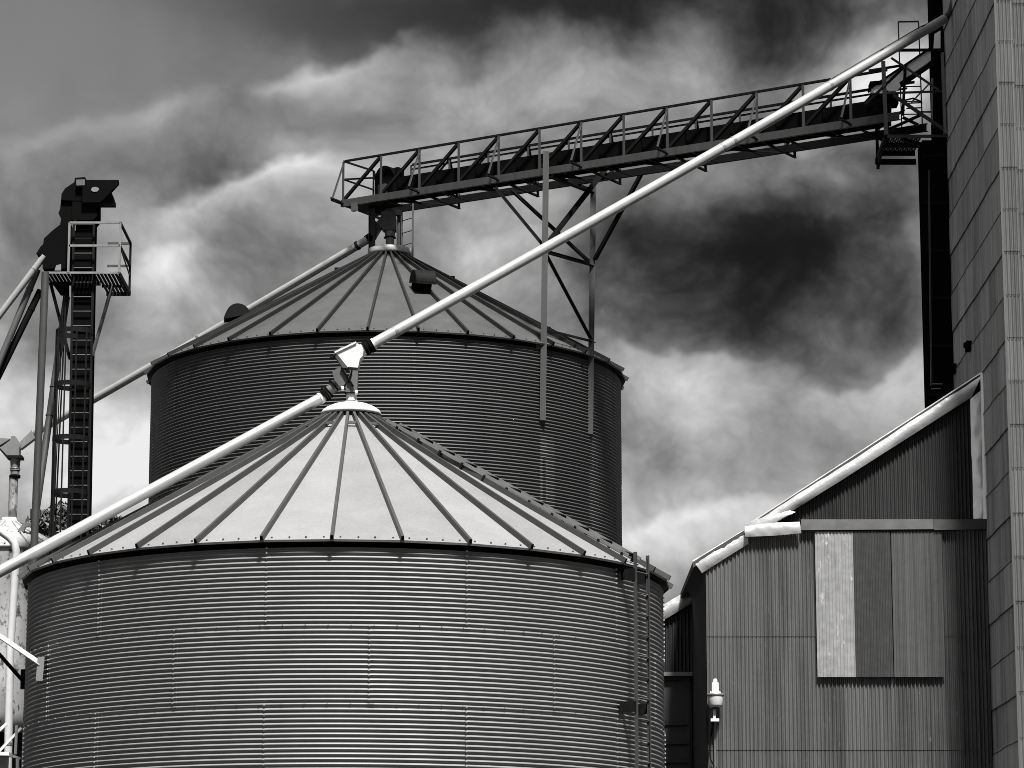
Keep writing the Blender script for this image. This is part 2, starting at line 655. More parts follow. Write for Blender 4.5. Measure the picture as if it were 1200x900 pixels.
for s_, r_, w_ in ((.0, .095, .12), (.05, .112, .025), (.10, .105, .02), (.15, .118, .03), (.19, .10, .02)):
    c_ = P(425, 410.2, YF) + u_dir * s_
    m_ = MB()
    m_.tube([c_ - u_dir * w_, c_ + u_dir * w_], r_, 20)
    m_.build('clamp', M_BLACK if r_ > .1 else M_WHITE, dv)
b = MB()
cz = P(411.7, 478, YF)[2]
cc = P(411.7, 478, YF)
zz = lambda py: P(411.7, py, YF)[2] - cz
b.lathe(cc, [(.10, zz(479)), (.075, zz(477)), (.075, zz(471)), (.10, zz(470.5)), (.10, zz(469.8)), (.078, zz(469.5)), (.082, zz(465)), (.085, zz(461)), (0, zz(461))], 24)
b.build('neck', M_WHITE, dv)
b = MB()
b.lathe(cc, [(.088, zz(475.2)), (.095, zz(474.6)), (.095, zz(474)), (.088, zz(473.4))], 24)
b.lathe(cc, [(.1, zz(461.8)), (.108, zz(461.2)), (.108, zz(460.2)), (.1, zz(459.6))], 24)
b.build('neck_band', M_DARK, dv)
for q in ((401.4, 455.3), (417.6, 460)):
    b = MB()
    b.lathe(P(q[0], q[1], YF - .17), [(0, -.04), (.022, -.03), (.026, 0), (.022, .03), (0, .04)], 12)
    b.build('knob', M_WHITE, dv)

# ------------------------------------------------------------------ long spouts
def sagline(a, b_, sag, n=14):
    out = []
    for i in range(n + 1):
        t = i / n
        p = a * (1 - t) + b_ * t
        p = p - V(0, 0, sag * 4 * t * (1 - t))
        out.append(p)
    return out


TOWX, TOWYN, TOWYF = 8.07, 49.65, 55.6
sp_end = P(1106.5, 22.5, 54.6)
sp_start = P(434.5, 404.6, YF)
pts = sagline(sp_start, sp_end, .045)
sp = thing('grain_spout', 'long bright pipe slanting from the tower top down to the front silo lid', 'pipe', sp_start)
b = MB()
b.tube(pts, .0865, 24)
tube_o = b.build('tube', M_PIPE, sp)
# end elbow into the tower wall
b = MB()
e2 = P(1113, 14, 54.55)
e3 = P(1118, -6, 54.5)
b.tube([sp_end, e2, e3, e3 + V(.35, 0, .5)], [.06, .045, .04, .04], 14)
b.build('elbow', M_MID, sp)


def along(pts, px):
    def pr(v):
        y = v[1] * CP + (v[2] - CAMZ) * SP
        return 600 + F * v[0] / y
    for i in range(len(pts) - 1):
        a, c_ = pr(pts[i]), pr(pts[i + 1])
        if (a - px) * (c_ - px) <= 0:
            t = (px - a) / (c_ - a)
            return pts[i] * (1 - t) + pts[i + 1] * t, unit(pts[i + 1] - pts[i])
    return pts[-1], unit(pts[-1] - pts[-2])


for px_ in (462, 846, 859, 972):
    c_, d_ = along(pts, px_)
    m_ = MB()
    m_.tube([c_ - d_ * .03, c_ + d_ * .03], .0915, 24)
    m_.build('coupling', M_LIGHT, sp)
b = MB()
c0, d_ = along(pts, 970)
c1, _ = along(pts, 1090)
lift = V(0, -.02, .115)
b.tube([c0 + V(0, 0, .09), c0 + d_ * .15 + lift, c1 - d_ * .3 + lift, c1 + V(0, 0, .09)], .011, 8)
b.build('stay_cable', M_MID, sp)

p0 = P(376.5, 466.5, YF)
p1 = P(-75, 710, 44.6)
p1 = p0 + (p1 - p0) * 2.0      # runs on to the ground hopper out of sight
sp2 = thing('grain_spout', 'white pipe running from the front silo lid down past the left edge of the roof', 'pipe', p0)
pts2 = sagline(p0, p1, .0)
b = MB()
b.tube(pts2, .0865, 24)
b.build('tube', M_PIPE, sp2)
m_ = MB()
d_ = unit(pts2[1] - pts2[0])
m_.tube([p0 - d_ * .01, p0 + d_ * .05], .093, 24)
m_.build('coupling', M_WHITE, sp2)

p0 = P(431, 280.8, BK_Y - .1)
p1 = P(40, 507.5, 66.6)
sp3 = thing('grain_spout', 'grey pipe passing behind the rear silo roof down to a box diverter at left', 'pipe', p0)
b = MB()
b.tube(sagline(p0, p1, .03), .0865, 24)
b.build('tube', M_PIPE, sp3)
for t_, r_ in ((.985, .1), (.03, .1), (.5, .091)):
    c_ = p0 * (1 - t_) + p1 * t_
    d_ = unit(p1 - p0)
    m_ = MB()
    m_.tube([c_ - d_ * .03, c_ + d_ * .03], r_, 20)
    m_.build('coupling', M_DARK if r_ > .095 else M_LIGHT, sp3)

# ------------------------------------------------------------------ conveyor bridge
TH = R_(38)
BD = V(math.cos(TH), -math.sin(TH), -.04)
BN = V(math.sin(TH), math.cos(TH), 0)
BA = V(.5696, 60.70, 17.633 + CAMZ) - 5 * 1.05 * BD
BSTEP = 1.05
NB = 13


def Bp(i, nn_, dz):
    return BA + BD * (BSTEP * i) + BN * nn_ + V(0, 0, dz)


br = thing('conveyor_bridge', 'dark steel truss conveyor bridge crossing the sky from tower to rear silo', 'conveyor bridge', Bp(0, 0, -1.1))
BW = .98
zb = -.86
for side, nm in ((0, 'near'), (BW, 'far')):
    s = 1 if side == 0 else -1
    b = MB()
    b.channel(Bp(-.05, side, zb - .07), Bp(NB, side, zb - .07), .07, .15, .008, flip=s if False else 1)
    b.build('beam', M_MID if side == 0 else M_DARK, br)
    b = MB()
    b.angle(Bp(0 if side == 0 else 1, side, 0), Bp(12.75, side, 0), .055, .01)
    b.build('top_rail', M_DARK, br)
b = MB()
b.angle(Bp(1, BW, -.10), Bp(12.6, BW, -.10), .04, .008)
b.build('mid_rail', M_DARK, br)
b = MB()
b.angle(Bp(0, 0, -.4), Bp(1.0, .35, -.4), .04, .008)
b.build('mid_rail', M_DARK, br)
for i in range(0, 13):
    for side in (0, BW):
        if side and i == 0:
            continue
        b = MB()
        w_ = .055 if side == 0 else .045
        b.angle(Bp(i, side, -.02), Bp(i, side, zb + (.0 if side == 0 else 0)), w_, .01, up=BN)
        b.build('post', M_MID, br)
        if i < 12:
            b = MB()
            ww = .06 if side == 0 else .035
            b.angle(Bp(i, side + .01, zb + .01), Bp(i + .97, side + .01, -.03), ww, .012, up=BN)
            b.build('diagonal', M_DARK, br)
    if i % 2 == 0:
        z_ = zb - .11
        b = MB()
        b.angle(Bp(i, -.38, z_ + .05), Bp(i, 1.32, z_ - .04), .06, .01)
        b.build('outrigger', M_DARK, br)
        b = MB()
        b.angle(Bp(i, -.36, z_ + .08), Bp(i, 0, -.02), .03, .006)
        b.build('brace', M_MID, br)
        b = MB()
        b.angle(Bp(i, 1.3, z_ - .04), Bp(i, BW, -.02), .035, .006)
        b.build('brace', M_DARK, br)
        b = MB()
        b.angle(Bp(i, 1.3, z_ - .06), Bp(i, 1.3, z_ + .26), .04, .006)
        b.build('toe_post', M_DARK, br)
    # cross members under the trough
    b = MB()
    b.angle(Bp(i + .5, .04, zb - .12), Bp(i + .5, BW - .04, zb - .12), .045, .008)
    b.build('cross_member', M_DARK, br)
    if i % 2:
        b = MB()
        b.angle(Bp(i, .04, zb - .13), Bp(i + .9, BW - .04, zb - .13), .035, .008)
        b.build('cross_brace', M_DARK, br)
# trough (covered drag conveyor) and deck plate
b = MB()
b.prof(Bp(.95, .30, zb + .0), Bp(12.55, .30, zb + .0), [(-.17, -.10), (.17, -.10), (.17, .33), (.13, .37), (-.13, .37), (-.17, .33)])
tr = b.build('trough', M_BLACK, br)
for i in range(1, 12):
    b = MB()
    b.box(Bp(i + .35, .30, zb + .13), (.04, .38, .49), (unit(BD), BN, V(0, 0, 1)))
    b.build('flange', M_BLACK, tr)
b = MB()
b.box((Bp(0, .3, zb - .135) + Bp(1.1, .3, zb - .135)) / 2, (BSTEP * 1.1, .6, .02), (unit(BD), BN, V(0, 0, 1)))
b.build('end_deck', M_DARK, br)
# drive head
b = MB()
q = Bp(.95, .33, zb + .22)
b.box(q, (.50, .40, .44), (unit(BD * (1, 1, 0)), BN, V(0, 0, 1)))
b.tube([q + V(0, 0, .2) - BN * .21, q + V(0, 0, .2) + BN * .21], .235, 20)
b.box(q + BD * .25 + V(0, 0, .33), (.12, .2, .12), (unit(BD * (1, 1, 0)), BN, V(0, 0, 1)))
b.build('drive_head', M_BLACK, br)
b = MB()
b.box(q - BN * .24 + V(0, 0, -.08), (.2, .06, .2), (unit(BD * (1, 1, 0)), BN, V(0, 0, 1)))
b.build('motor_guard', M_MID, br)
# end frame
b = MB()
b.angle(Bp(0, 0, 0), Bp(0, BW, 0), .045, .008)
b.angle(Bp(0, 0, -.4), Bp(0, BW, -.42), .04, .008)
b.angle(Bp(0, BW, 0), Bp(0, BW, zb), .045, .008, up=BN)
b.build('end_rail', M_DARK, br)
b = MB()
b.angle(Bp(0, -.4, zb - .03), Bp(0, 1.0, zb - .11), .05, .008)
b.build('end_beam', M_DARK, br)
b = MB()
b.box(Bp(.33, -.05, zb - .2), (.13, .08, .18), (unit(BD * (1, 1, 0)), BN, V(0, 0, 1)))
b.build('pipe_stub', M_GREY, br)

# ------------------------------------------------------------------ trestle on the rear silo wall
A1t, A1b = P(640, 178, 60.42), P(636, 493, 60.36)
A2t, A2b = P(695.5, 206, 61.62), P(691.5, 509, 61.55)
ts = thing('trestle', 'two tall steel posts with cross bracing holding up the bridge beside the rear silo', 'trestle', A1b)
for t_, b_, wdt in ((A1t, A1b, .12), (A2t, A2b, .115)):
    b = MB()
    b.channel(b_, t_, .10, wdt, .012, up=V(1, 0, 0), flip=-1)
    b.build('post', M_MID, ts)
for (ax, ay, az), (bx, by, bz_), w_ in (
        ((580, 219, 60.9), (637, 288, 60.5), .06),
        ((600, 222, 61.0), (692, 307, 61.6), .085),
        ((717, 188, 60.9), (643, 283, 60.5), .11),
        ((752, 203, 60.6), (697, 304, 61.55), .07),
        ((643, 295, 60.5), (696, 310, 61.6), .085),
        ((641, 297, 60.5), (695, 399, 61.6), .085),
        ((640, 386, 60.5), (697, 400.5, 61.6), .05),
        ((644, 204, 60.5), (694, 223, 61.6), .12)):
    b = MB()
    b.angle(P(ax, ay, az), P(bx, by, bz_), w_, .012)
    b.build('brace', M_DARK, ts)
for (x0, y0, x1, y1, YY, mt) in ((627.5, 404, 635.5, 495, 60.50, M_LIGHT), (687, 427, 692, 512, 61.72, M_MID)):
    b = MB()
    b.channel(P((x0 + x1) / 2, y1, YY), P((x0 + x1) / 2 + 1, y0, YY), .08, (x1 - x0) / 57, .012, up=V(1, 0, 0), flip=-1)
    pl = b.build('wall_plate', mt, ts)
    for k in (.0, .38, .8):
        b = MB()
        py_ = y0 + (y1 - y0) * (.97 - k)
        b.box(P((x0 + x1) / 2 + .5, py_, YY - .055), (.085, .03, .05))
        b.build('clip', M_DARK, pl)

# ------------------------------------------------------------------ head stand on the rear silo
YB = BK_Y
hs = thing('head_stand', 'short pair of grey channel posts standing on the rear silo lid under the bridge', 'post frame', P(452, 298, YB))
for xa, xb, yt, yb_, YY in ((431.8, 439.8, 238, 299, YB - .15), (464.8, 470.6, 248, 294.5, YB + .1)):
    b = MB()
    xm = (xa + xb) / 2
    b.channel(P(xm, yb_, YY), P(xm, yt, YY), .10, (xb - xa) / 56.5, .014, up=V(1, 0, 0), flip=1)
    b.bar(P(xm + 1, yb_, YY + .02), P(xm + 1, yt, YY + .02), .012, (xb - xa) / 80, V(1, 0, 0))
    b.build('post', M_MID, hs)
b = MB()
b.bar(P(436, 247, YB - .02), P(470, 250, YB + .1), .12, .12)
b.build('cross_beam', M_DARK, hs)

bd = thing('spout_diverter', 'dull grey eight-sided diverter box between the posts on the rear silo lid', 'spout diverter', P(457, 294, YB))
b = MB()
b.pslab([(447.5, 248.8), (460, 248.8), (464.4, 256), (464.4, 271), (449.5, 271), (441.5, 262), (446, 256)], YB, .26)
b.build('body', M_GREY, bd)
cc = P(456.8, 296, YB)
zz2 = lambda py: P(456.8, py, YB)[2] - cc[2]
b = MB()
b.lathe(cc, [(.09, zz2(297)), (.088, zz2(279)), (.10, zz2(278)), (.115, zz2(272)), (.115, zz2(270))], 24)
b.build('down_pipe', M_LIGHT, bd)
b = MB()
for py_ in (278.5, 270.8):
    b.lathe(cc, [(.1, zz2(py_ + .8)), (.128, zz2(py_ + .7)), (.128, zz2(py_ - .5)), (.1, zz2(py_ - .6))], 24)
b.build('band', M_DARK, bd)
b = MB()
c2 = P(455.6, 248, YB)
b.lathe(c2, [(.085, -.02), (.085, .26), (.0, .26)], 20)
b.build('inlet', M_MID, bd)
b = MB()
q0, q1 = P(443, 264, YB), P(429.5, 281.5, YB - .08)
b.pslab([(440.5, 260.5), (447, 268), (441.5, 277), (434, 270.5)], YB, .24)
b.build('side_leg', M_MID, bd)
b = MB()
dd = unit(P(428, 282.5, YB - .08) - P(437, 277, YB))
b.tube([P(437, 276.5, YB), P(430.5, 281, YB - .1)], .105, 16)
b.build('clamp', M_BLACK, bd)

lb = thing('ladder', 'thin steel ladder from the rear silo lid up to the bridge end', 'ladder', P(477, 300, YB + .3))
for (xt, yt, xb, yb_, YY) in ((470.6, 232, 471.3, 297, YB + .18), (484, 229, 483.5, 301, YB - .12)):
    b = MB()
    b.bar(P(xb, yb_, YY), P(xt, yt, YY), .02, .04, (1, 0, 0))
    b.build('rail', M_MID, lb)
for k in range(5):
    b = MB()
    b.tube([P(471.2, 288 - 14.6 * k, YB + .18), P(483.6, 284.5 - 14.6 * k, YB - .12)], .011, 8)
    b.build('rung', M_MID, lb)

# ------------------------------------------------------------------ tower
TOPZ = 44.0
TX1 = 15.0
tw = thing('elevator_tower', 'tall square tower clad in corrugated iron sheets along the right edge', 'grain elevator', (TOWX + 3, TOWYN + 3, 0))
TIER = .722
zref = P(1191, 707, TOWYN)[2]
k0 = -int(zref / TIER)
tiers = [zref + TIER * k for k in range(k0, 70) if zref + TIER * (k + 1) < TOPZ]
b = MB()
edges = [0, .27] + [.27 + .62 * (k + 1) for k in range(11)]
for j, z in enumerate(tiers):
    for i in range(len(edges) - 1):
        dz = (.06 if i == 0 else 0.0) + random.uniform(-.012, .012)
        tn = random.uniform(-.16, .16) + (.12 if i == 0 else 0)
        b.corr((TOWX, TOWYN, 0), (1, 0, 0), (0, -1, 0), edges[i], edges[i + 1] + .03, lambda u, z=z, dz=dz: z + dz - .03, lambda u, z=z, dz=dz: z + TIER + dz,
               .060, .012, (lambda u, tn=tn: tn), off=.006 + .004 * (j % 2) + .003 * (i % 2))
        if i < 3:   # lap edge; its shade line is put into the strip's dark tone
            zz_ = z + dz - .03
            b.box((TOWX + (edges[i] + edges[i + 1]) / 2, TOWYN - .019, zz_ + .004), (edges[i + 1] - edges[i], .006, .007), tone=-.6)
b.build('front_wall', M_TOWF, tw)
b = MB()
DEP = TOWYF - TOWYN
sw = [0, .82, 1.64, 2.46, 3.28, 4.1, 4.92, DEP]
for j, z in enumerate(tiers):
    for i in range(len(sw) - 1):
        tn = random.uniform(-.22, .22)
        dz = random.uniform(-.012, .012)
        offx = .004 + .012 * (j % 2)
        b.corr((TOWX, TOWYN, 0), (0, 1, 0), (-1, 0, 0), sw[i], sw[i + 1] + .02, lambda u, z=z, dz=dz: z + dz - .03, lambda u, z=z, dz=dz: z + TIER + dz,
               .076, .011, (lambda u, tn=tn: tn), step=6, off=offx)
        b.box((TOWX - .016, TOWYN + (sw[i] + sw[i + 1]) / 2, z + dz - .026), (.034, sw[i + 1] - sw[i], .009), tone=-.85)
b.build('side_wall', M_TOWS, tw)
b = MB()
b.box2((TOWX + .02, TOWYN + .02, 0), (TX1, TOWYF, TOPZ - .6))
b.build('core_wall', M_TOWS, tw)
b = MB()
b.prof((TOWX - .012, TOWYN - .022, 0), (TOWX - .012, TOWYN - .022, TOPZ - .6), [(-.012, -.012), (.02, -.012), (.02, -.004), (-.004, -.004), (-.004, .03), (-.012, .03)], up=(0, 1, 0))
b.build('corner_trim', M_GREY, tw)
b = MB()
b.slab([(TOWX - .15, TOWYN - .15, TOPZ - .6), (TX1 + .15, TOWYN - .15, TOPZ - .6), (TX1 + .15, TOWYF + .15, TOPZ - .6), (TOWX - .15, TOWYF + .15, TOPZ - .6)], .12, (0, 0, 1))
b.build('roof', M_ROOFB, tw)
for (px_, py_, h) in ((1138.8, 406, .17), (1121, 432.5, .17)):
    # small dark wall brackets: find Y on the side wall
    Y_ = 50.0
    for _ in range(40):
        Y_ += (P(px_, py_, Y_)[0] - TOWX) * -5
        Y_ = min(max(Y_, 45), 60)
    b = MB()
    b.box(P(px_, py_, Y_) - V(.06, 0, 0), (.09, .2, h))
    b.box(P(px_, py_, Y_) - V(.09, 0, -.02), (.1, .1, h * .5))
    b.build('wall_bracket', M_BLACK, tw)

# dark elevator casing on the rear corner
ec = thing('elevator_casing', 'narrow dark vertical casing running down the rear corner of the tower', 'elevator casing', (7.85, 55.95, 0))
zs = P(1095, 165, 55.7)[2]
b = MB()
b.box2((7.60, 55.66, 0), (8.3, 56.3, zs))
b.box2((7.86, 55.68, zs), (8.3, 56.3, TOPZ - 1))
b.build('casing', M_BLACK, ec)
b = MB()
for k in range(14):
    z = zs - .3 - .9 * k
    b.box((7.93, 55.655, z), (.62, .02, .05))
b.build('band', M_DARK, ec)
b = MB()
b.bar(P(1091.5, 452, 55.5), P(1088.5, 200, 55.5), .03, .05, (0, 1, 0))
cr = b.build('guide_rail', M_MID, ec)
b = MB()
b.box(P(1098, 450, 55.5), (.2, .05, .02))
b.box(P(1097, 455.5, 55.5), (.16, .05, .02))
b.build('guide_foot', M_LIGHT, cr)
b = MB()
b.bar(P(1107.5, 157, 55.52), P(1104.2, 62, 55.52), .05, .075, (0, 1, 0))
b.build('corner_post', M_LIGHT, ec)
b = MB()
b.pslab([(1094, 58), (1095, 40), (1102, 36), (1102, 58)], 55.62, .03)
b.build('pale_panel', M_BRIGHT, ec)

# ------------------------------------------------------------------ landing platform at the tower
pf = thing('landing_platform', 'steel landing with mesh floor and crossed braces where the bridge meets the tower', 'platform', P(1070, 160, 56.2))
YN = 55.45
zfl = P(1075, 158, YN)[2]
xl, xr = P(1038, 158, YN)[0], P(1081, 158, YN)[0]
xrr = 7.58
gr = MB()
# expanded mesh: two families of crossing strips
x0, x1, y0, y1 = xl + .03, xrr, YN + .03, YN + 1.12
w_, h_ = x1 - x0, y1 - y0
nst = 26
for fam in (1, -1):
    c_ = -h_
    while c_ < w_ + h_:
        # line x = x0 + c + fam * t, y = y0 + t
        ta = []
        for t in (0, h_):
            ta.append((c_ + (t if fam == 1 else h_ - t), t))
        (xa, ta_), (xb, tb_) = ta
        # clip in x
        def clip(xa, ya, xb, yb):
            if xa > xb:
                xa, ya, xb, yb = xb, yb, xa, ya
            if xb < 0 or xa > w_:
                return None
            k = (yb - ya) / (xb - xa)
            if xa < 0:
                ya, xa = ya - k * xa, 0
            if xb > w_:
                yb, xb = ya + k * (w_ - xa), w_
            return xa, ya, xb, yb
        r = clip(xa, ta_, xb, tb_)
        if r and abs(r[2] - r[0]) > .01:
            gr.bar((x0 + r[0], y0 + r[1], zfl), (x0 + r[2], y0 + r[3], zfl), .013, .012)
        c_ += .085
gr.build('grating', M_DARK, pf)
b = MB()
b.angle((xl, YN, zfl - .02), (TOWX - .02, YN, zfl - .02), .06, .01)
b.build('front_beam', M_MID, pf)
for yy in (YN + .56, YN + 1.12):
    b = MB()
    b.bar((xl, yy, zfl - .04), (xrr, yy, zfl - .04), .07, .09)
    b.build('joist', M_DARK, pf)
b = MB()
b.bar((xl, YN, zfl - .03), (xl + .02, YN + 1.75, zfl - .03), .05, .09)
b.bar((xl + .02, YN + 1.75, zfl - .03), (xrr + .1, YN + 1.75, zfl - .03), .07, .1)
b.bar((xl + .3, YN + .1, zfl - .05), (xl + .85, YN + .62, zfl - .05), .05, .07)
b.build('side_beam', M_DARK, pf)
b = MB()
b.bar(P(1026.5, 128, 56.0), P(1029, 197, 57.1), .06, .06)
b.bar(P(1029, 197, 57.1), P(1037, 160, 55.6), .04, .05)
b.build('hanger', M_DARK, pf)
YP = YN - .03
for x_a, y_a, x_b, y_b, w_, mt, YY in (
        (1035, 72, 1038.5, 158, .07, M_MID, YP),
        (1060.8, 76, 1058, 136, .05, M_DARK, YP + .6),
        (1092.5, 92, 1092, 146, .035, M_LIGHT, YP + .3)):
    b = MB()
    b.angle(P(x_a, y_a, YY), P(x_b, y_b, YY), w_, .012, up=(0, 1, 0))
    b.build('post', mt, pf)
for x_a, y_a, x_b, y_b, w_, mt, YY in (
        (1032, 58.5, 1104, 58, .06, M_DARK, YP + .02),
        (1038, 109, 1103, 106.7, .045, M_MID, YP + .02),
        (1018, 82.5, 1056, 76.5, .05, M_DARK, YP),
        (1073, 131, 1106, 131, .03, M_DARK, YP + .9),
        (1062, 121, 1081, 120, .025, M_MID, YP + 1.2),
        (1062, 127, 1081, 126, .025, M_MID, YP + 1.2)):
    b = MB()
    b.angle(P(x_a, y_a, YY), P(x_b, y_b, YY), w_, .01)
    b.build('rail', mt, pf)
for x_a, y_a, x_b, y_b, w_, mt, YY in (
        (1044.5, 67.5, 1100, 105, .045, M_MID, YP - .05),
        (1047, 111, 1106, 151, .07, M_MID, YP - .06),
        (1014, 122, 1062, 76, .05, M_DARK, YP - .02),
        (1068, 120, 1091, 96, .03, M_LIGHT, YP + .5),
        (1058, 118, 1070, 115, .03, M_DARK, YP + .5),
        (1070, 115, 1080, 119, .03, M_DARK, YP + .5),
        (1040, 152, 1080, 134, .06, M_DARK, YP + .8),
        (1030, 150, 1060, 128, .05, M_DARK, YP + .9),
        (1058, 137, 1076, 146, .06, M_DARK, YP + .4)):
    b = MB()
    b.angle(P(x_a, y_a, YY), P(x_b, y_b, YY), w_, .012)
    b.build('brace', mt, pf)

ch = thing('feed_chute', 'flat pale inclined chute with dark edges from the tower down onto the bridge', 'chute', P(1030, 112, 56.3))
YC = YP + .75
b = MB()
b.pslab([(1020, 106), (1088, 60.5), (1094, 62), (1094, 70), (1028, 116)], YC, .22)
b.build('chute_body', M_BRIGHT, ch)
b = MB()
b.bar(P(1018, 106, YC - .02), P(1090, 58, YC - .02), .26, .035)
b.bar(P(1027, 119, YC - .02), P(1094, 73.5, YC - .02), .26, .05)
b.build('chute_edge', M_BLACK, ch)
b = MB()
b.pslab([(1038, 103), (1041, 96), (1048, 93), (1053, 96), (1055, 102), (1050, 107), (1042, 108)], YC - .16, .1)
b.build('inspection_cover', M_BRIGHT, ch)
b = MB()
b.pslab([(1018.5, 98), (1031, 97), (1033, 101), (1019, 103.5)], YC, .3)
b.pslab([(1019, 112), (1052, 112), (1052, 124), (1016, 128)], YC, .3)
b.build('boot', M_BLACK, ch)

hl_ = thing('hoop_ladder', 'thin pale ladder hoop rising above the bridge next to the tower', 'ladder', P(1066, 140, 56.6))
YH = 56.7
for xt, xb in ((1052.6, 1056.8), (1076.4, 1081)):
    b = MB()
    b.tube([P(xt, 25.5, YH), P(xb, 150, YH)], .013, 8)
    b.build('rail', M_MID, hl_)
for py_ in (25.5, 76.5, 101.5, 119, 134):
    b = MB()
    k = (py_ - 25.5) / 124.5
    b.tube([P(1052.6 + 4.2 * k, py_, YH), P(1076.4 + 4.6 * k, py_ - .3, YH)], .012 if py_ > 30 else .018, 8)
    b.build('rung', M_MID, hl_)

# ------------------------------------------------------------------ shed
YS = 52.3
sx = lambda px, py: P(px, py, YS)
XL = sx(828, 760)[0]
XR = TOWX - .04


def line(pts):
    pts = [sx(a, b_) for a, b_ in pts]
    xs_ = [p[0] for p in pts]
    zs_ = [p[2] for p in pts]
    return lambda x: float(np.interp(x, xs_, zs_))


barge_in = line([(822.4, 671.7), (872, 640.7), (920, 606.7), (984, 564), (1133, 468), (1160, 450)])
ledge_t = line([(860, 612), (938, 611.5), (1158, 609.5)])
ledge_b = line([(860, 625), (938, 622.5), (1158, 621.5)])
sh = thing('corrugated_shed', 'corrugated iron shed with steep skillion roof leaning against the tower', 'shed', ((XL + XR) / 2, YS + 4, 0))
z_lap = sx(900, 746)[2]
z_lap2 = sx(900, 879)[2]
wl = MB()
SW = .76
ns = int((XR - XL) / SW) + 1
top_low = lambda x: min(barge_in(x) + .02, ledge_t(x) - .02)
for k in range(ns):
    u0, u1 = k * SW, min((k + 1) * SW + .03, XR - XL)
    tn = random.uniform(-.22, .18)
    if u0 + XL > sx(1100, 700)[0]:
        tn = -.25
    segs = [(lambda u: 0.0, lambda u: z_lap2 + .02, .000), (lambda u: z_lap2, lambda u: z_lap + .02, .007), (lambda u: z_lap, lambda u: top_low(u + XL), .014)]
    for q, (vb, vt, of) in enumerate(segs):
        t_ = tn + random.uniform(-.07, .07)
        wl.corr((XL, YS, 0), (1, 0, 0), (0, -1, 0), u0, u1, vb, vt, .066, .016, (lambda u, t_=t_: t_), off=of + .002 * (k % 2))
wl.build('front_wall', M_SHED, sh)
gb = MB()
xg0 = sx(905, 610)[0]
YG = YS + .06
for k in range(12):
    u0, u1 = k * .60, min((k + 1) * .60 + .03, XR - xg0)
    if u1 <= u0:
        break
    tn = random.uniform(-.25, .25)
    gb.corr((xg0, YG, 0), (1, 0, 0), (0, -1, 0), u0, u1, lambda u: ledge_b(u + xg0), lambda u: barge_in(u + xg0) + .1, .066, .016, (lambda u, tn=tn: tn))
gb.build('gable_wall', M_GABLE, sh)
# side wall (faces left) and roof
YE = 56.2
zt_side = barge_in(XL)
b = MB()
b.corr((XL, YS + .012, 0), (0, 1, 0), (-1, 0, 0), 0, 9.0, lambda u: 0, lambda u: zt_side, .066, .016)
b.build('side_wall', M_GABLE, sh)
bo = [(811.7, 657.5), (872, 620.5), (885, 609), (978.7, 548), (1152.5, 435)]
b = MB()
rp = []
for a, c_ in bo:
    p = sx(a, c_)
    rp.append(p)
top = [p + V(0, 0, .0) for p in rp]
for i in range(len(rp) - 1):
    p, q = rp[i], rp[i + 1]
    vs = [p + V(0, -.06, -.02), q + V(0, -.06, -.02), q + V(0, 9.2, -.02), p + V(0, 9.2 if i else 9.2, -.02)]
    vs += [v - V(0, 0, .10) for v in vs]
    b.add(vs, [(0, 1, 2, 3), (7, 6, 5, 4), (0, 4, 5, 1), (2, 6, 7, 3), (0, 3, 7, 4), (1, 5, 6, 2)])
b.build('roof', M_MID, sh)
b = MB()
b.box2((XL + .05, YS + .1, 0), (XR, YS + 8.9, sx(900, 690)[2]))
b.build('inner_wall', M_BLACK, sh)


def flashing(outer, inner, Y, nseg, dent, mat, name, bulge=.05, parent=sh, rows=7):
    """folded sheet strip between two pixel polylines, with a soft lengthwise fold and dents"""
    b = MB()
    out, inn = [P(a, c_, Y) for a, c_ in outer], [P(a, c_, Y) for a, c_ in inner]

    def samp(pl, t):
        k = t * (len(pl) - 1)
        i = min(int(k), len(pl) - 2)
        return pl[i] * (1 - (k - i)) + pl[i + 1] * (k - i)
    vs = []
    ph = rng.uniform(0, 6, 6)
    for i in range(nseg + 1):
        t = i / nseg
        a, c_ = samp(out, t), samp(inn, t)
        for j in range(rows + 1):
            s = j / rows
            p = a * (1 - s) + c_ * s
            y = -bulge * math.sin(math.pi * min(1, s * .9 + .0)) - bulge * .6 * s
            dn = dent * (math.sin(9 * t + ph[0]) * math.sin(3.1 * s + ph[1] + 4 * t) + .6 * math.sin(23 * t + ph[2]) * math.sin(5 * s + ph[3]) + .35 * math.sin(51 * t + ph[4] + 3 * s))
            vs.append(p + V(0, y + dn, 0))
    fs = [(i * (rows + 1) + j, i * (rows + 1) + j + 1, (i + 1) * (rows + 1) + j + 1, (i + 1) * (rows + 1) + j) for i in range(nseg) for j in range(rows)]
    b.add(vs, fs, True)
    # back sheet gives it thickness
    b.add([V(*v) + V(0, .02, 0) for v in vs], [f[::-1] for f in fs], True)
    return b.build(name, mat, parent)


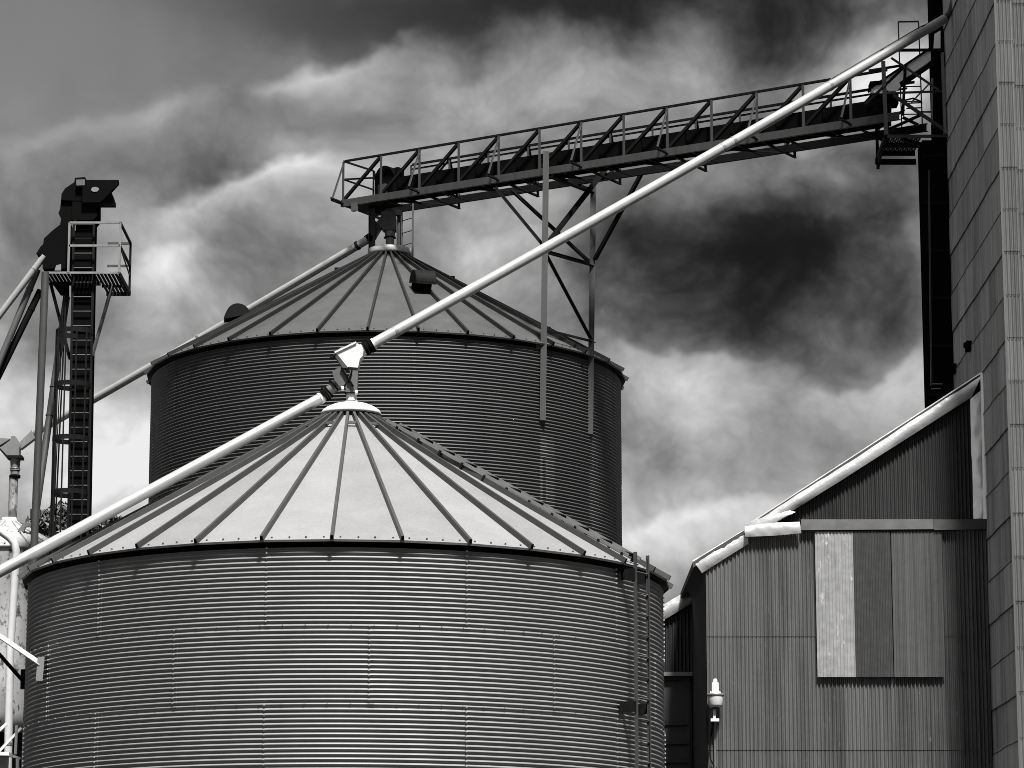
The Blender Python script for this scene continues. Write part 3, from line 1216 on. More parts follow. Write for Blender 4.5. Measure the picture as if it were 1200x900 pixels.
flashing([(880, 611.5), (978.7, 547.5), (1153, 434)], [(906, 613), (984, 564.5), (1138, 466)], YS - .02, 40, .009, M_FLASH, 'barge_flashing', .06)
flashing([(811.5, 657), (874, 619.5)], [(822.4, 672), (877, 637.5)], YS - .015, 16, .008, M_FLASH, 'barge_flashing', .05)
flashing([(872, 622), (885, 609), (924, 598), (932, 600)], [(873, 629), (900, 628), (910, 612), (925, 604)], YS - .10, 20, .005, M_FLASH, 'gutter_end', .02)
flashing([(873, 617), (900, 613), (937, 611.5)], [(873, 629.3), (905, 628), (939, 625)], YS - .125, 20, .005, M_FLASH, 'gutter_end', .02)
flashing([(1137, 468), (1138, 520), (1140, 560), (1141, 608)], [(1150, 457), (1151, 520), (1152, 560), (1153.5, 608)], YS - .035, 40, .02, M_BRIGHT, 'corner_flashing', .03)
flashing([(1149, 437), (1151, 520), (1152.5, 608)], [(1154.5, 436), (1156.5, 520), (1158.5, 608)], YS - .10, 20, .003, M_BRIGHT, 'corner_strip', .01)
b = MB()
for xa, xb, tn in ((938, 1093, 0), (1093.6, 1158, -.35)):
    p, q = sx(xa, 609.8), sx(xb, 609.5)
    r_, s_ = sx(xa, 622.5), sx(xb, 621.3)
    b.add([p + V(0, -.10, 0), q + V(0, -.10, 0), s_ + V(0, -.12, 0), r_ + V(0, -.12, 0), p + V(0, .08, .03), q + V(0, .08, .03), r_ + V(0, .0, 0), s_ + V(0, .0, 0)],
          [(0, 1, 2, 3), (4, 5, 1, 0), (3, 2, 7, 6), (0, 3, 6, 4), (1, 5, 7, 2)], False, tn)
b.build('ledge', M_LEDGE, sh)

# hatch of three sheets
ht = thing('wall_hatch', 'square patch of three corrugated sheets, one bright and one dark, on the shed front', 'hatch', sx(1030, 794))
for xa, xb, mt, tn0, pit, dy, lab in ((955.7, 1000.3, M_PATCHL, 0, .058, 0, 'bright speckled zinc sheet'), (1000.3, 1044.2, M_PATCHD, 0, .054, .006, 'dark grey zinc sheet'), (1045.2, 1104.5, M_PATCHM, 0, .058, .0, 'streaked grey zinc sheet')):
    b = MB()
    X0, X1 = sx(xa, 700)[0], sx(xb, 700)[0]
    zb_, zt_ = sx(xa, 794)[2], sx(xa, 624)[2]
    b.corr((X0, YS - .085 - dy, 0), (1, 0, 0), (0, -1, 0), 0, X1 - X0, lambda u: zb_, lambda u: zt_, pit, .006)
    b.box2((X0 + .01, YS - .065, zb_ + .01), (X1 - .01, YS - .058, zt_ - .02))
    o_ = b.build('sheet', mt, ht)
    o_['label'] = lab
b = MB()
X0, X1 = sx(957, 700)[0], sx(1104, 700)[0]
for zz_ in (sx(1000, 793)[2] + .04, sx(1000, 710)[2], sx(1000, 630)[2]):
    b.box2((X0 + .02, YS - .057, zz_ - .03), (X1 - .02, YS - .03, zz_ + .03))
for xx in (X0 + .02, X1 - .06):
    b.box2((xx, YS - .056, sx(1000, 793)[2] + .02), (xx + .04, YS - .03, sx(1000, 630)[2]))
b.build('batten', M_WOOD, ht)

# lean-to
ln = thing('lean_to', 'low dark lean-to with white roof edge and timber door between silo and shed', 'lean-to shed', P(795, 800, YE))
lx = lambda px, py: P(px, py, YE)
x_l, x_r = lx(700, 800)[0], XL - .02
s0, s1 = lx(780, 724), lx(811, 706)
ltop = lambda x: s0[2] + (s1[2] - s0[2]) * (x - s0[0]) / (s1[0] - s0[0])
hd_z = lx(800, 791)[2]
b = MB()
b.corr((x_l, YE, 0), (1, 0, 0), (0, -1, 0), 0, x_r - x_l, lambda u: hd_z, lambda u: ltop(u + x_l), .066, .016)
b.build('wall', M_GABLE, ln)
flashing([(690, 760), (780, 707), (806, 691.5)], [(690, 779), (780, 725.5), (811, 707)], YE - .06, 20, .006, M_FLASH, 'barge_flashing', .04, ln)
b = MB()
pa, pb = lx(690, 760), lx(806, 691.5)
b.add([pa, pb, pb + V(0, 4, 0), pa + V(0, 4, 0)] + [v - V(0, 0, .06) for v in (pa, pb, pb + V(0, 4, 0), pa + V(0, 4, 0))], [(0, 1, 2, 3), (7, 6, 5, 4), (0, 4, 5, 1), (0, 3, 7, 4), (1, 5, 6, 2), (3, 2, 6, 7)])
b.build('roof', M_MID, ln)
b = MB()
b.box2((x_l, YE - .05, hd_z - .02), (x_r, YE, hd_z + .05))
b.build('door_header', M_LIGHT, ln)
b = MB()
xd0, xd1 = lx(740, 850)[0], lx(811, 850)[0]
b.box2((xd0, YE + .06, 0), (xd1, YE + .09, hd_z - .03))
dr = b.build('door', M_WOOD, ln)
for (a, b0, c_, d0) in ((806.5, 792, 811.5, 1100), (740, 844, 806, 849.5), (740, 867, 806, 872), (740, 889, 806, 893.5), (740, 792, 806, 797)):
    b = MB()
    p, q = lx(a, b0), lx(c_, d0)
    b.box2((p[0], YE + .03, max(q[2], .05)), (q[0], YE + .058, p[2]))
    b.build('rail', M_MID, dr)
b = MB()
b.box2((xd1 + .01, YE + .02, 0), (x_r, YE + .1, hd_z - .03))
b.box2((x_l, YE + .15, 0), (x_r, YE + 3.9, hd_z))
b.build('back_wall', M_BLACK, ln)

# wall light / horn on the shed
YW = YS - .2
wf = thing('wall_lamp', 'white bell-shaped outdoor lamp with dark cable on the shed corner', 'wall lamp', P(838, 844, YW))
pz = lambda py: P(838.5, py, YW)[2] - P(838.5, 830, YW)[2]
cW = P(838.6, 830, YW)
b = MB()
b.lathe(cW, [(0, pz(829)), (.10, pz(829)), (.118, pz(826)), (.135, pz(815.5)), (.135, pz(814)), (.125, pz(813)), (0, pz(812.5))], 28)
bell = b.build('shade', M_WHITE, wf)
b = MB()
b.lathe(cW, [(.138, pz(815.8)), (.146, pz(815.2)), (.146, pz(813.6)), (.138, pz(813))], 28)
b.build('rim', M_LIGHT, bell)
b = MB()
b.lathe(cW, [(.075, pz(812.8)), (.075, pz(811)), (.055, pz(810.2)), (.055, pz(800)), (.034, pz(799.4)), (.036, pz(797)), (.026, pz(795.6)), (0, pz(795.2))], 24)
for a in range(4):
    an = a * math.pi / 2 + .6
    b.box(cW + V(.1 * math.cos(an), .1 * math.sin(an), pz(811.6)), (.02, .02, .04))
b.build('cap', M_WHITE, wf)
b = MB()
b.lathe(cW, [(0, pz(831.5)), (.055, pz(831.2)), (.055, pz(829)), (0, pz(829))], 20)
b.build('lens', M_MID, wf)
b = MB()
b.box2(cW + V(-.045, -.02, pz(843)), cW + V(.0, .05, pz(831)))
b.box2(cW + V(-.085, -.03, pz(845.5)), cW + V(.055, .18, pz(842)))
b.build('bracket', M_WHITE, wf)
b = MB()
yy = YS - .06
b.tube([P(836, 845, YW), P(835, 852, yy), P(832.5, 866, yy), P(831.5, 880, yy), P(832.6, 890, yy), P(836, 896, yy), P(839, 899, yy), P(840, 930, yy)], .013, 8)
b.build('cable', M_DARK, wf)
b = MB()
b.tube([P(837.6, 846, yy), P(837.9, 905, yy)], .016, 8)
b.build('conduit', M_LIGHT, wf)

# ------------------------------------------------------------------ bucket elevator at left
YL = 62.0
be = thing('bucket_elevator', 'tall black bucket elevator leg with caged ladder and rail platform at left', 'bucket elevator', P(95, 600, YL + .6))


def vline(px_top, py_top, px_bot, py_bot, Y, zend=0.0):
    a, b_ = P(px_top, py_top, Y), P(px_bot, py_bot, Y)
    t = (a[2] - zend) / (a[2] - b_[2])
    return a, a + (b_ - a) * t


def leg_prism(pl, pr, yt, pl2, pr2, yb_, Y0, Y1, zend=0.0):
    m_ = MB()
    a0, a1 = vline(pl, yt, pl2, yb_, Y0, zend)
    c0_, c1_ = vline(pr, yt, pr2, yb_, Y0, zend)
    dY = V(0, Y1 - Y0, 0)
    vs = [a0, c0_, c0_ + dY, a0 + dY, a1, c1_, c1_ + dY, a1 + dY]
    return m_.add(vs, [(0, 1, 2, 3), (7, 6, 5, 4), (0, 4, 5, 1), (1, 5, 6, 2), (2, 6, 7, 3), (3, 7, 4, 0)])


leg_prism(84.5, 110.5, 236, 80.5, 103.5, 600, YL + .25, YL + .75).build('casing', M_BLACK, be)
b = MB()
b.pslab([(88, 228), (116, 228), (116, 257), (112, 262), (86, 262)], YL + .45, .6)
b.build('boot_neck', M_BLACK, be)
b = MB()
b.pslab([(74, 239), (74.6, 231.5), (79, 225), (89.5, 218), (90, 213), (102, 212), (104, 240)], YL + .45, .62)
b.build('head', M_BLACK, be)
b = MB()
b.pslab([(97, 211.7), (139.2, 211.7), (139.2, 216), (128.5, 227.5), (118, 238), (97, 238)], YL + .1, .12)
b.build('drive_guard', M_BLACK, be)
b = MB()
b.pslab([(116, 229), (131.7, 227.5), (134.7, 236), (134.7, 240.5), (116, 240.5)], YL + .45, .4)
b.build('motor', M_DARK, be)
b = MB()
b.pslab([(106.6, 222), (108.5, 219.6), (112, 219), (115.5, 220.3), (116.2, 222), (114, 224.4), (110, 225), (107.5, 223.8)], YL + .035, .012)
b.build('sky_gap_plate', M_LIGHT, be)  # pale plate stands in for sky seen through a gap
b = MB()
b.pslab([(89.8, 211.5), (100, 211.2), (100, 218), (90.2, 218.3)], YL + .1, .14)
b.build('head_plate', M_GREY, be)
b = MB()
b.pslab([(73.5, 237), (72.5, 248), (70.4, 253.5), (73.6, 260), (72.4, 266.7), (63, 274), (53.5, 283), (52.6, 290), (50.2, 291.5), (44.5, 300.5), (49, 303), (51.5, 304), (52, 318), (83, 318), (88, 262), (88, 237)], YL + .45, .5)
b.build('discharge_hood', M_BLACK, be)
b = MB()
b.pslab([(83.8, 263), (88.6, 256), (88.6, 270), (86, 271)], YL + .18, .02)
b.pslab([(64, 317), (66, 311), (71.6, 309.6), (71.6, 317)], YL + .18, .02)
b.build('hood_patch', M_LIGHT, be)
# platform
zpl = P(100, 319.5, YL)[2]
pxl, pxr = P(52.5, 319, YL)[0], P(140, 319, YL)[0]
b = MB()
YF2 = YL + 1.75
for xx in np.arange(pxl, pxr, .075):
    y_end = YF2 if xx > P(110, 319, YL)[0] else YL + .8
    b.box2((xx, YL + .02, zpl - .03), (xx + .045, y_end, zpl))
plat = b.build('platform', M_DARK, be)
b = MB()
b.angle((pxl, YL, zpl), (pxr, YL, zpl), .055, .01)
b.build('front_edge', M_LIGHT, plat)
b = MB()
b.bar((pxr, YL + .04, zpl - .03), (pxr, YF2, zpl - .03), .05, .09)
b.bar((P(112, 319, YL)[0], YF2, zpl - .04), (pxr, YF2, zpl - .04), .05, .08)
b.bar((P(112, 319, YL)[0], YL + 1.0, zpl - .05), (pxr, YL + 1.0, zpl - .05), .05, .05)
b.bar((pxl, YL + .8, zpl - .04), (P(112, 319, YL)[0], YL + .8, zpl - .04), .05, .08)
b.build('floor_beam', M_DARK, plat)
xp0, xp1 = P(80, 319, YL)[0], P(139.6, 319, YL)[0]
h1 = P(110, 261, YL)[2] - zpl
h2 = P(110, 288, YL)[2] - zpl
rl_ = MB()
for xx, yy, mt in ((xp0, YL, 0), (xp1, YL, 0), (xp1, YF2, 0)):
    rl_ = MB()
    rl_.bar((xx, yy, zpl), (xx, yy, zpl + h1), .045, .045)
    rl_.build('rail_post', M_LIGHT if yy == YL else M_DARK, plat)
for (a, b_, hh, mt) in (((xp0, YL), (xp1, YL), h1, M_LIGHT), ((xp0, YL), (xp1, YL), h2, M_LIGHT), ((xp1, YL), (xp1, YF2), h1, M_DARK), ((xp1, YL), (xp1, YF2), h2, M_DARK), ((P(112, 319, YL)[0], YF2), (xp1, YF2), h2, M_MID), ((P(112, 319, YL)[0], YF2), (xp1, YF2), h1, M_MID)):
    rl_ = MB()
    rl_.bar((a[0], a[1], zpl + hh), (b_[0], b_[1], zpl + hh), .045, .045)
    rl_.build('hand_rail', mt, plat)
b = MB()
b.bar((xp1, YL + .02, zpl + h2), (xp1, YF2, zpl + .35), .025, .025)
b.build('rail_brace', M_MID, plat)
for (ax_, ay_, aY, bx_, by_, bY) in ((132, 333, YL + 1.0, 108, 417, YL + .4), (59, 331, YL + .5, 82, 421, YL + .4)):
    b = MB()
    b.bar(P(ax_, ay_, aY), P(bx_, by_, bY), .055, .055)
    b.build('knee_brace', M_MID if ax_ > 100 else M_DARK, plat)
b = MB()
b.pslab([(62, 333), (80, 333), (80, 345), (70, 344.5)], YL + .6, .3)
b.build('gear_box', M_BLACK, be)
# ladder with cage
ld = MB()
for xt, xb in ((86.5, 79.5), (110.2, 102.3)):
    a, c_ = vline(xt, 263, xb, 640, YL + .18, .3)
    ld.bar(a, c_, .028, .05, (1, 0, 0))
a, c_ = vline(100, 330, 92.8, 640, YL - .25, 2.5)
lad2 = ld.build('ladder', M_DARK, be)
for k in range(44):
    py_ = 263 + 17.0 * k
    if py_ > 830:
        break
    t = (py_ - 263) / (640 - 263)
    xa, xb = 86.5 - 7 * t, 110.2 - 7.9 * t
    b = MB()
    b.tube([P(xa, py_, YL + .18), P(xb, py_, YL + .18)], .0145, 8)
    b.build('rung', M_MID, lad2)
cage = MB()
cen = []
for py_, pxc in ((391, 90), (453, 87.5), (516, 85.5), (579, 84), (642, 82.5), (705, 81)):
    z = P(pxc, py_, YL)[2]
    cxw = P(pxc, py_, YL)[0]
    cen.append((cxw, z))
    b = MB()
    vs, fs = [], []
    nn = 28
    ra = .37
    for k in range(nn + 1):
        an = R_(-60 + 300 * k / nn) + math.pi / 2 + R_(60) - math.pi
        an = R_(60) + R_(300) * k / nn
        x_, y_ = cxw - .03 + ra * math.sin(an), YL - .12 + .34 * math.cos(an)
        for dz in (-.05, .05):
            for rr in (0, 1):
                vs.append((x_ * 1 + rr * 0.0 * math.sin(an), y_, z + dz))
    for k in range(nn):
        fs.append((4 * k, 4 * k + 4, 4 * k + 6, 4 * k + 2))
    b.add(vs, fs, True)
    # second skin for thickness
    vs2 = [(v[0] + (cxw - v[0]) * .02, v[1] + (YL - .12 - v[1]) * .02, v[2]) for v in vs]
    b.add(vs2, [f[::-1] for f in fs], True)
    b.build('cage_hoop', M_DARK, lad2)
for an in (200, 232, 262, 285, 130, 165):
    a_ = R_(an)
    b = MB()
    (xa, za), (xb, zb2) = cen[0], cen[-1]
    b.bar((xa - .03 + .365 * math.sin(a_), YL - .12 + .335 * math.cos(a_), za + .06), (xb - .03 + .365 * math.sin(a_), YL - .12 + .335 * math.cos(a_), zb2 - .06), .018, .03, (1, 0, 0))
    b.build('cage_bar', M_DARK, lad2)
b = MB()
a, c_ = vline(77.5, 343, 65.5, 600, YL + .3, .5)
b.bar(a, c_, .03, .03, (1, 0, 0))
a, c_ = vline(74.5, 343, 63.5, 600, YL + .3, .5)
b.bar(a, c_, .02, .02, (1, 0, 0))
b.build('cable_run', M_DARK, be)

# poles and spouts around the elevator
for (x0_, y0_, x1_, y1_, Y_, r_, mt, lab, zend) in (
        (53.2, 319, 40, 640, YL - .15, .078, M_MID, 'upright grey pole under the left corner of the elevator platform', 0),
        (78, 348, 41.6, 604, YL + .95, .075, M_MID, 'leaning grey pole joining the upright pole from the elevator side above the white tank', -1)):
    if zend < 0:      # leans on the upright pole
        a, c_ = P(x0_, y0_, Y_), P(x1_, y1_, YL + .02)
    else:
        a, c_ = vline(x0_, y0_, x1_, y1_, Y_, zend)
    t = thing('support_pole', lab, 'pole', c_, 'poles holding up the elevator')
    b = MB()
    b.tube([a, c_], r_, 16)
    b.build('shaft', mt, t)
    b = MB()
    d_ = unit(a - c_)
    for q in (.42, .55):
        p = a * (1 - q) + c_ * q
        b.tube([p - d_ * .012, p + d_ * .012], r_ + .012, 16)
    b.build('joint', mt, t)
    b = MB()
    b.box(c_ + V(0, 0, .02), (.35, .35, .04) if zend == 0 else (.2, .2, .2))
    b.build('base_plate' if zend == 0 else 'clamp', M_DARK if zend == 0 else mt, t)
for (x0_, y0_, x1_, y1_, Y_, r_, mt, lab, zend) in (
        (52, 300, 1, 367.5, YL + .25, .068, M_PIPE, 'pale pipe slanting left from the elevator hood, uppermost of the three', 8),
        (44, 316, 4, 413, YL + .45, .07, M_GREY, 'grey pipe slanting left below the pale pipe, middle of the three', 3),
        (47.5, 340, 2, 433, YL + .6, .07, M_DARK, 'black pipe slanting left from the elevator hood, lowest of the three', 3)):
    a, c_ = vline(x0_, y0_, x1_, y1_, Y_, zend)
    t = thing('chute_pipe', lab, 'pipe', c_, 'pipes fanning out from the elevator head')
    b = MB()
    b.tube([a, c_], r_, 18)
    b.build('tube', mt, t)
    b = MB()
    d_ = unit(a - c_)
    for q in (.03, .30 if mt is M_PIPE else .4):
        p = a * (1 - q) + c_ * q
        b.tube([p - d_ * .02, p + d_ * .02], r_ + .008, 18)
    b.build('coupling', mt, t)

# ------------------------------------------------------------------ white tank with its inlet at far left
YT = 66.6
tz = P(11, 607, YT)
tk = thing('steel_tank', 'white rust-specked round tank with conical lid at the lower left edge', 'tank', (tz[0], YT, 0))
RT = 1.36
ze_ = tz[2] - (RT - .18) * math.tan(R_(30)) - .1
b = MB()
nr = int(ze_ / .0339)
prof = []
zbt = P(10, 858, YT)[2]
for k in range(13):
    prof.append((RT - .05, ze_ - .05 + (zbt - ze_ + .05) * k / 12))
prof.append((RT - .3, zbt - .1))
b.lathe((tz[0], YT, 0), prof, 64)
b.build('wall', M_TANK, tk)
b = MB()
b.lathe((tz[0], YT, 0), [(RT - .28, zbt - .02), (RT - .28, 0)], 40)
b.build('dark_gap_base', M_BLACK, tk)  # black cylinder: shade of the gap under the tank put into colour
b = MB()
b.lathe((tz[0], YT, 0), [(.18, tz[2] - .1), (RT, ze_), (RT - .01, ze_ - .06), (RT - .05, ze_ - .06)], 64)
rf_ = b.build('lid', M_TANK, tk)
for k in range(16):
    a = k * 2 * math.pi / 16 + .1
    b = MB()
    b.bar((tz[0] + .2 * math.sin(a), YT - .2 * math.cos(a), tz[2] - .1), (tz[0] + RT * math.sin(a), YT - RT * math.cos(a), ze_ + .01), .04, .06)
    b.build('rib', M_TANK, rf_)
b = MB()
b.lathe((tz[0], YT, tz[2] - .12), [(0, .13), (.16, .12), (.17, .08), (.17, 0), (.3, -.08)], 28)
b.build('collar', M_WHITE, tk)
b = MB()
b.pslab([(28, 613), (41, 613.5), (41, 615), (30, 618), (27, 627), (21, 622)], YT - .6, .12)
b.build('lid_hatch', M_LIGHT, tk)

ti = thing('spout_diverter', 'grey box diverter on a rust-stained upright pipe above the white tank', 'spout diverter', tz)
b = MB()
b.pslab([(.5, 526.7), (13, 517), (14, 512.5), (18.5, 512), (24.5, 522), (23.5, 528), (23, 535.2), (9.5, 535.2)], YT, .26)
b.build('body', M_LIGHT, ti)
b = MB()
b.pslab([(8.5, 535), (27, 535), (27, 538.2), (9, 538.2)], YT, .34)
b.pslab([(-3, 524), (0.6, 525.5), (10, 535.5), (8.5, 537.5)], YT, .3)
b.build('flange', M_DARK, ti)
tb = P(14.5, 608, YT)
z3 = lambda py: P(14.5, py, YT)[2] - tb[2]
b = MB()
b.lathe(P(15.8, 608, YT), [(.095, z3(560)), (.098, z3(549)), (.115, z3(538))], 24)
for py_ in (549.5, 551):
    b.lathe(P(15.8, 608, YT), [(.1, z3(py_ + .5)), (.115, z3(py_ + .4)), (.115, z3(py_ - .4)), (.1, z3(py_ - .5))], 24)
b.build('cone', M_LIGHT, ti)
b = MB()
b.lathe(P(15.8, 608, YT), [(.1, z3(560.5)), (.122, z3(560)), (.122, z3(557)), (.1, z3(556.5))], 24)
b.build('band', M_BLACK, ti)
b = MB()
b.tube([P(16, 559, YT), P(14.6, 609, YT)], .097, 24)
b.build('pipe', M_RUSTW, ti)
b = MB()
b.pslab([(24, 519), (38, 505), (42, 514), (25, 527)], YT, .2)
b.build('inlet', M_LIGHT, ti)
b = MB()
b.pslab([(0, 523), (-30, 540), (-30, 531), (-2, 514), (13, 515)], YT - .02, .2)
b.build('side_chute', M_LIGHT, ti)

# white downpipe in front of the tank
YD = 63.6
dp = thing('downpipe', 'white bent downpipe running down in front of the rusty white tank', 'pipe', P(11, 880, YD))
b = MB()
b.tube([P(-60, 577, YD), P(0, 622, YD), P(11, 630, YD), P(16.5, 636, YD), P(18.8, 645, YD), P(18.8, 655, YD), P(12, 760, YD), P(9.5, 884, YD), P(8, 960, YD)], .083, 20)
b.build('tube', M_WHITE, dp)
b = MB()
for q in ((18.6, 658), (9.6, 872)):
    c_ = P(q[0], q[1], YD)
    b.tube([c_ - V(0, 0, .03), c_ + V(0, 0, .03)], .092, 20)
b.build('coupling', M_LIGHT, dp)

sg = thing('steel_stand', 'small white steel stand with thin crossed braces at the bottom left corner', 'stand', P(8, 960, 62.8))
b = MB()
b.bar(P(-40, 883.5, 62.8), P(13, 884.5, 62.8), .5, .07)
b.build('top_plate', M_WHITE, sg)
b = MB()
b.box2(P(-30, 985, 62.8) * (1, 1, 0), P(10.5, 887, 63.1))
b.build('cabinet', M_LIGHT, sg)
for (xa, ya, xb, yb_, w_) in ((19.6, 850, 18.2, 884, .05), (15.5, 886, 24, 889, .05), (20.6, 889, 20.5, 985, .06)):
    b = MB()
    b.bar(P(xa, ya, 62.7), P(xb, yb_, 62.7), w_, w_, (0, 1, 0))
    b.build('leg', M_LIGHT, sg)
for (xa, ya, xb, yb_, w_) in ((-10, 864, 8, 848, .06), (-10, 890, 25, 853, .05)):
    b = MB()
    b.bar(P(xa, ya, 62.9), P(xb, yb_, 62.9), w_, w_, (0, 1, 0))
    b.build('brace', M_WHITE, sg)

# brace arms fixed to the front silo wall
YA = FR_Y - 1.0
while np.hypot(P(49.5, 785, YA)[0] - FC[0], YA - FC[1]) < 4.88:
    YA -= .02
YA -= .06
ba = thing('steel_strut', 'white angle arm bolted to the left side of the front silo wall', 'steel strut', P(47, 785, YA))
b = MB()
b.angle(P(-60, 704.5, YA - .37), P(47, 777, YA), .075, .012)
b.build('arm', M_WHITE, ba)
b = MB()
b.prof(P(46.2, 798, YA), P(48.6, 770, YA), [(-.05, -.03), (.05, -.03), (.05, .34), (.038, .34), (.038, -.018), (-.05, -.018)], up=(0, 1, 0))
b.build('wall_cleat', M_LIGHT, ba)
bb = thing('steel_strut', 'black angle arm running behind the left edge of the front silo wall', 'steel strut', P(25, 795, FR_Y + .6))
b = MB()
b.angle(P(-66, 690.5, FR_Y - 1.9), P(28, 797, FR_Y + .6), .07, .012)
b.build('arm', M_BLACK, bb)
b = MB()
b.box(P(27, 796, FR_Y + .62), (.06, .12, .3))
b.build('wall_cleat', M_DARK, bb)

pt_ = P(-63, 700, YA - .42)
bp = thing('strut_post', 'white steel post left of the front silo carrying the two brace arms', 'post', (pt_[0], pt_[1], 0))
b = MB()
b.channel((pt_[0] - .06, pt_[1], 0), (pt_[0] - .06, pt_[1], pt_[2] + .5), .12, .12, .012, up=V(1, 0, 0), flip=1)
b.build('shaft', M_WHITE, bp)
b = MB()
b.box((pt_[0] - .06, pt_[1], .015), (.3, .3, .03))
b.build('base_plate', M_DARK, bp)

# ------------------------------------------------------------------ trees far behind
def tree(label, px, py, Y, spread, lobes, n_leaf, seed):
    rr = np.random.default_rng(seed)
    top = P(px, py, Y)
    t = thing('gum_tree', label, 'tree', (top[0], Y, 0), 'trees behind the silos')
    H = top[2]
    b = MB()
    b.tube([(top[0] + .2, Y, 0), (top[0] + .05, Y, H * .4), (top[0] - .1, Y, H * .7), (top[0], Y, H * .93)], [.32, .22, .12, .04], 10)
    cents = []
    for k in range(lobes):
        a = rr.uniform(0, 2 * math.pi)
        f = (k + .5) / lobes
        r = spread * (.15 + .85 * f) * rr.uniform(.5, 1)
        c_ = V(top[0] + r * math.cos(a), Y + r * math.sin(a), H - .35 - f * spread * 1.7 + rr.uniform(-.3, .2))
        cents.append((c_, rr.uniform(.35, .8) * (.6 + .6 * f)))
        st = V(top[0], Y, c_[2] - .9)
        b.tube([st, (st + c_) / 2 + V(0, 0, -.1), c_], [.05, .035, .012], 6)
    b.build('trunk', M_BARK, t)
    lv = MB()
    for c_, rad in cents:
        for _ in range(n_leaf // lobes):
            d_ = rr.normal(size=3)
            d_ /= np.linalg.norm(d_)
            p = c_ + d_ * rad * rr.uniform(.2, 1.0) ** .6 * V(1.1, 1.1, .8)
            u_ = unit(rr.normal(size=3))
            w_ = unit(np.cross(u_, rr.normal(size=3)))
            l_, q_ = rr.uniform(.07, .13), rr.uniform(.03, .05)
            lv.add([p - u_ * l_, p - w_ * q_, p + u_ * l_, p + w_ * q_], [(0, 1, 2, 3)], False, rr.uniform(-.4, .4))
    lv.build('crown', M_LEAF, t)


tree('dark tree crown showing beside the ladder cage of the bucket elevator', 66, 588, 84, 1.5, 26, 9000, 3)
tree('dark treetop just showing over the left slope of the front silo roof', 134, 598, 88, 1.4, 22, 7000, 5)
tree('sparse treetop in the gap right of the elevator leg, lower than its neighbours', 108, 607, 92, 1.1, 14, 4500, 9)

# ------------------------------------------------------------------ light
SUN_EL, SUN_AZ = 61.0, 164.0       # azimuth from +Y (view direction) clockwise towards +X
el, az = R_(SUN_EL), R_(SUN_AZ)
sd = Vector((math.sin(az) * math.cos(el), math.cos(az) * math.cos(el), math.sin(el)))
sun = bpy.data.lights.new('sun', 'SUN')
sun.energy = 4.9
sun.angle = R_(7)     # veiled by thin cloud
sun.color = (1, .99, .975)
so = bpy.data.objects.new('sun', sun)
COL.objects.link(so)
so.rotation_euler = (-sd).to_track_quat('-Z', 'Y').to_euler()
so.location = (20, -20, 40)

# ------------------------------------------------------------------ sky: Nishita plus broken cloud, black and white
w = bpy.data.worlds.new('World')
SC.world = w
w.use_nodes = True
nt = w.node_tree
nt.nodes.clear()
N, L = nt.nodes.new, nt.links.new


def M(op, a, b=None, c=None, clamp=False):
    q = N('ShaderNodeMath')
    q.operation = op
    q.use_clamp = clamp
    for i, x in enumerate((a, b, c)):
        if x is None:
            continue
        if isinstance(x, (int, float)):
            q.inputs[i].default_value = x
        else:
            L(x, q.inputs[i])
    return q.outputs[0]


def VM(op, a, b=None):
    q = N('ShaderNodeVectorMath')
    q.operation = op
    for i, x in enumerate((a, b)):
        if x is None:
            continue
        if isinstance(x, (tuple, list, np.ndarray)):
            q.inputs[i].default_value = [float(y) for y in x]
        elif isinstance(x, (int, float)):
            q.inputs['Scale'].default_value = x
        else:
            L(x, q.inputs[i])
    return q.outputs['Value'] if op in ('DOT_PRODUCT', 'LENGTH') else q.outputs[0]


tc = N('ShaderNodeTexCoord')
D = tc.outputs['Generated']


def noise(vec, scale, detail=8, rough=.55, out=0, dist=0.0):
    q = N('ShaderNodeTexNoise')
    q.inputs['Scale'].default_value = scale
    q.inputs['Detail'].default_value = detail
    q.inputs['Roughness'].default_value = rough
    q.inputs['Distortion'].default_value = dist
    L(vec, q.inputs['Vector'])
    return q.outputs[out]


# broken storm cloud: warped fractal noise, puffs with rounded heads, and a layout of lit and shaded banks
mp = N('ShaderNodeMapping')
mp.inputs['Scale'].default_value = (1, 1, 1.15)
L(D, mp.inputs[0])
CV = mp.outputs[0]
HALF = (.5, .5, .5)
warp = VM('SUBTRACT', noise(CV, 10, 2, .5, 1), HALF)
warp2 = VM('SUBTRACT', noise(CV, 38, 3, .55, 1), HALF)
DW = VM('ADD', VM('ADD', D, VM('SCALE', warp, .045)), VM('SCALE', warp2, .020))
CW = VM('ADD', VM('ADD', CV, VM('SCALE', warp, .05)), VM('SCALE', warp2, .012))
n_big = noise(CW, 12, 1, .5, 0)
n_mid = noise(CW, 24, 8, .62, 0)


def puffs(scale, detail):
    q = N('ShaderNodeTexVoronoi')
    q.feature = 'F1'
    q.inputs['Scale'].default_value = scale
    q.inputs['Detail'].default_value = detail
    q.inputs['Roughness'].default_value = .55
    q.inputs['Lacunarity'].default_value = 2.2
    q.normalize = True
    L(CW, q.inputs['Vector'])
    return M('SUBTRACT', 1.0, q.outputs['Distance'])


pf_ = puffs(26, 3.0)


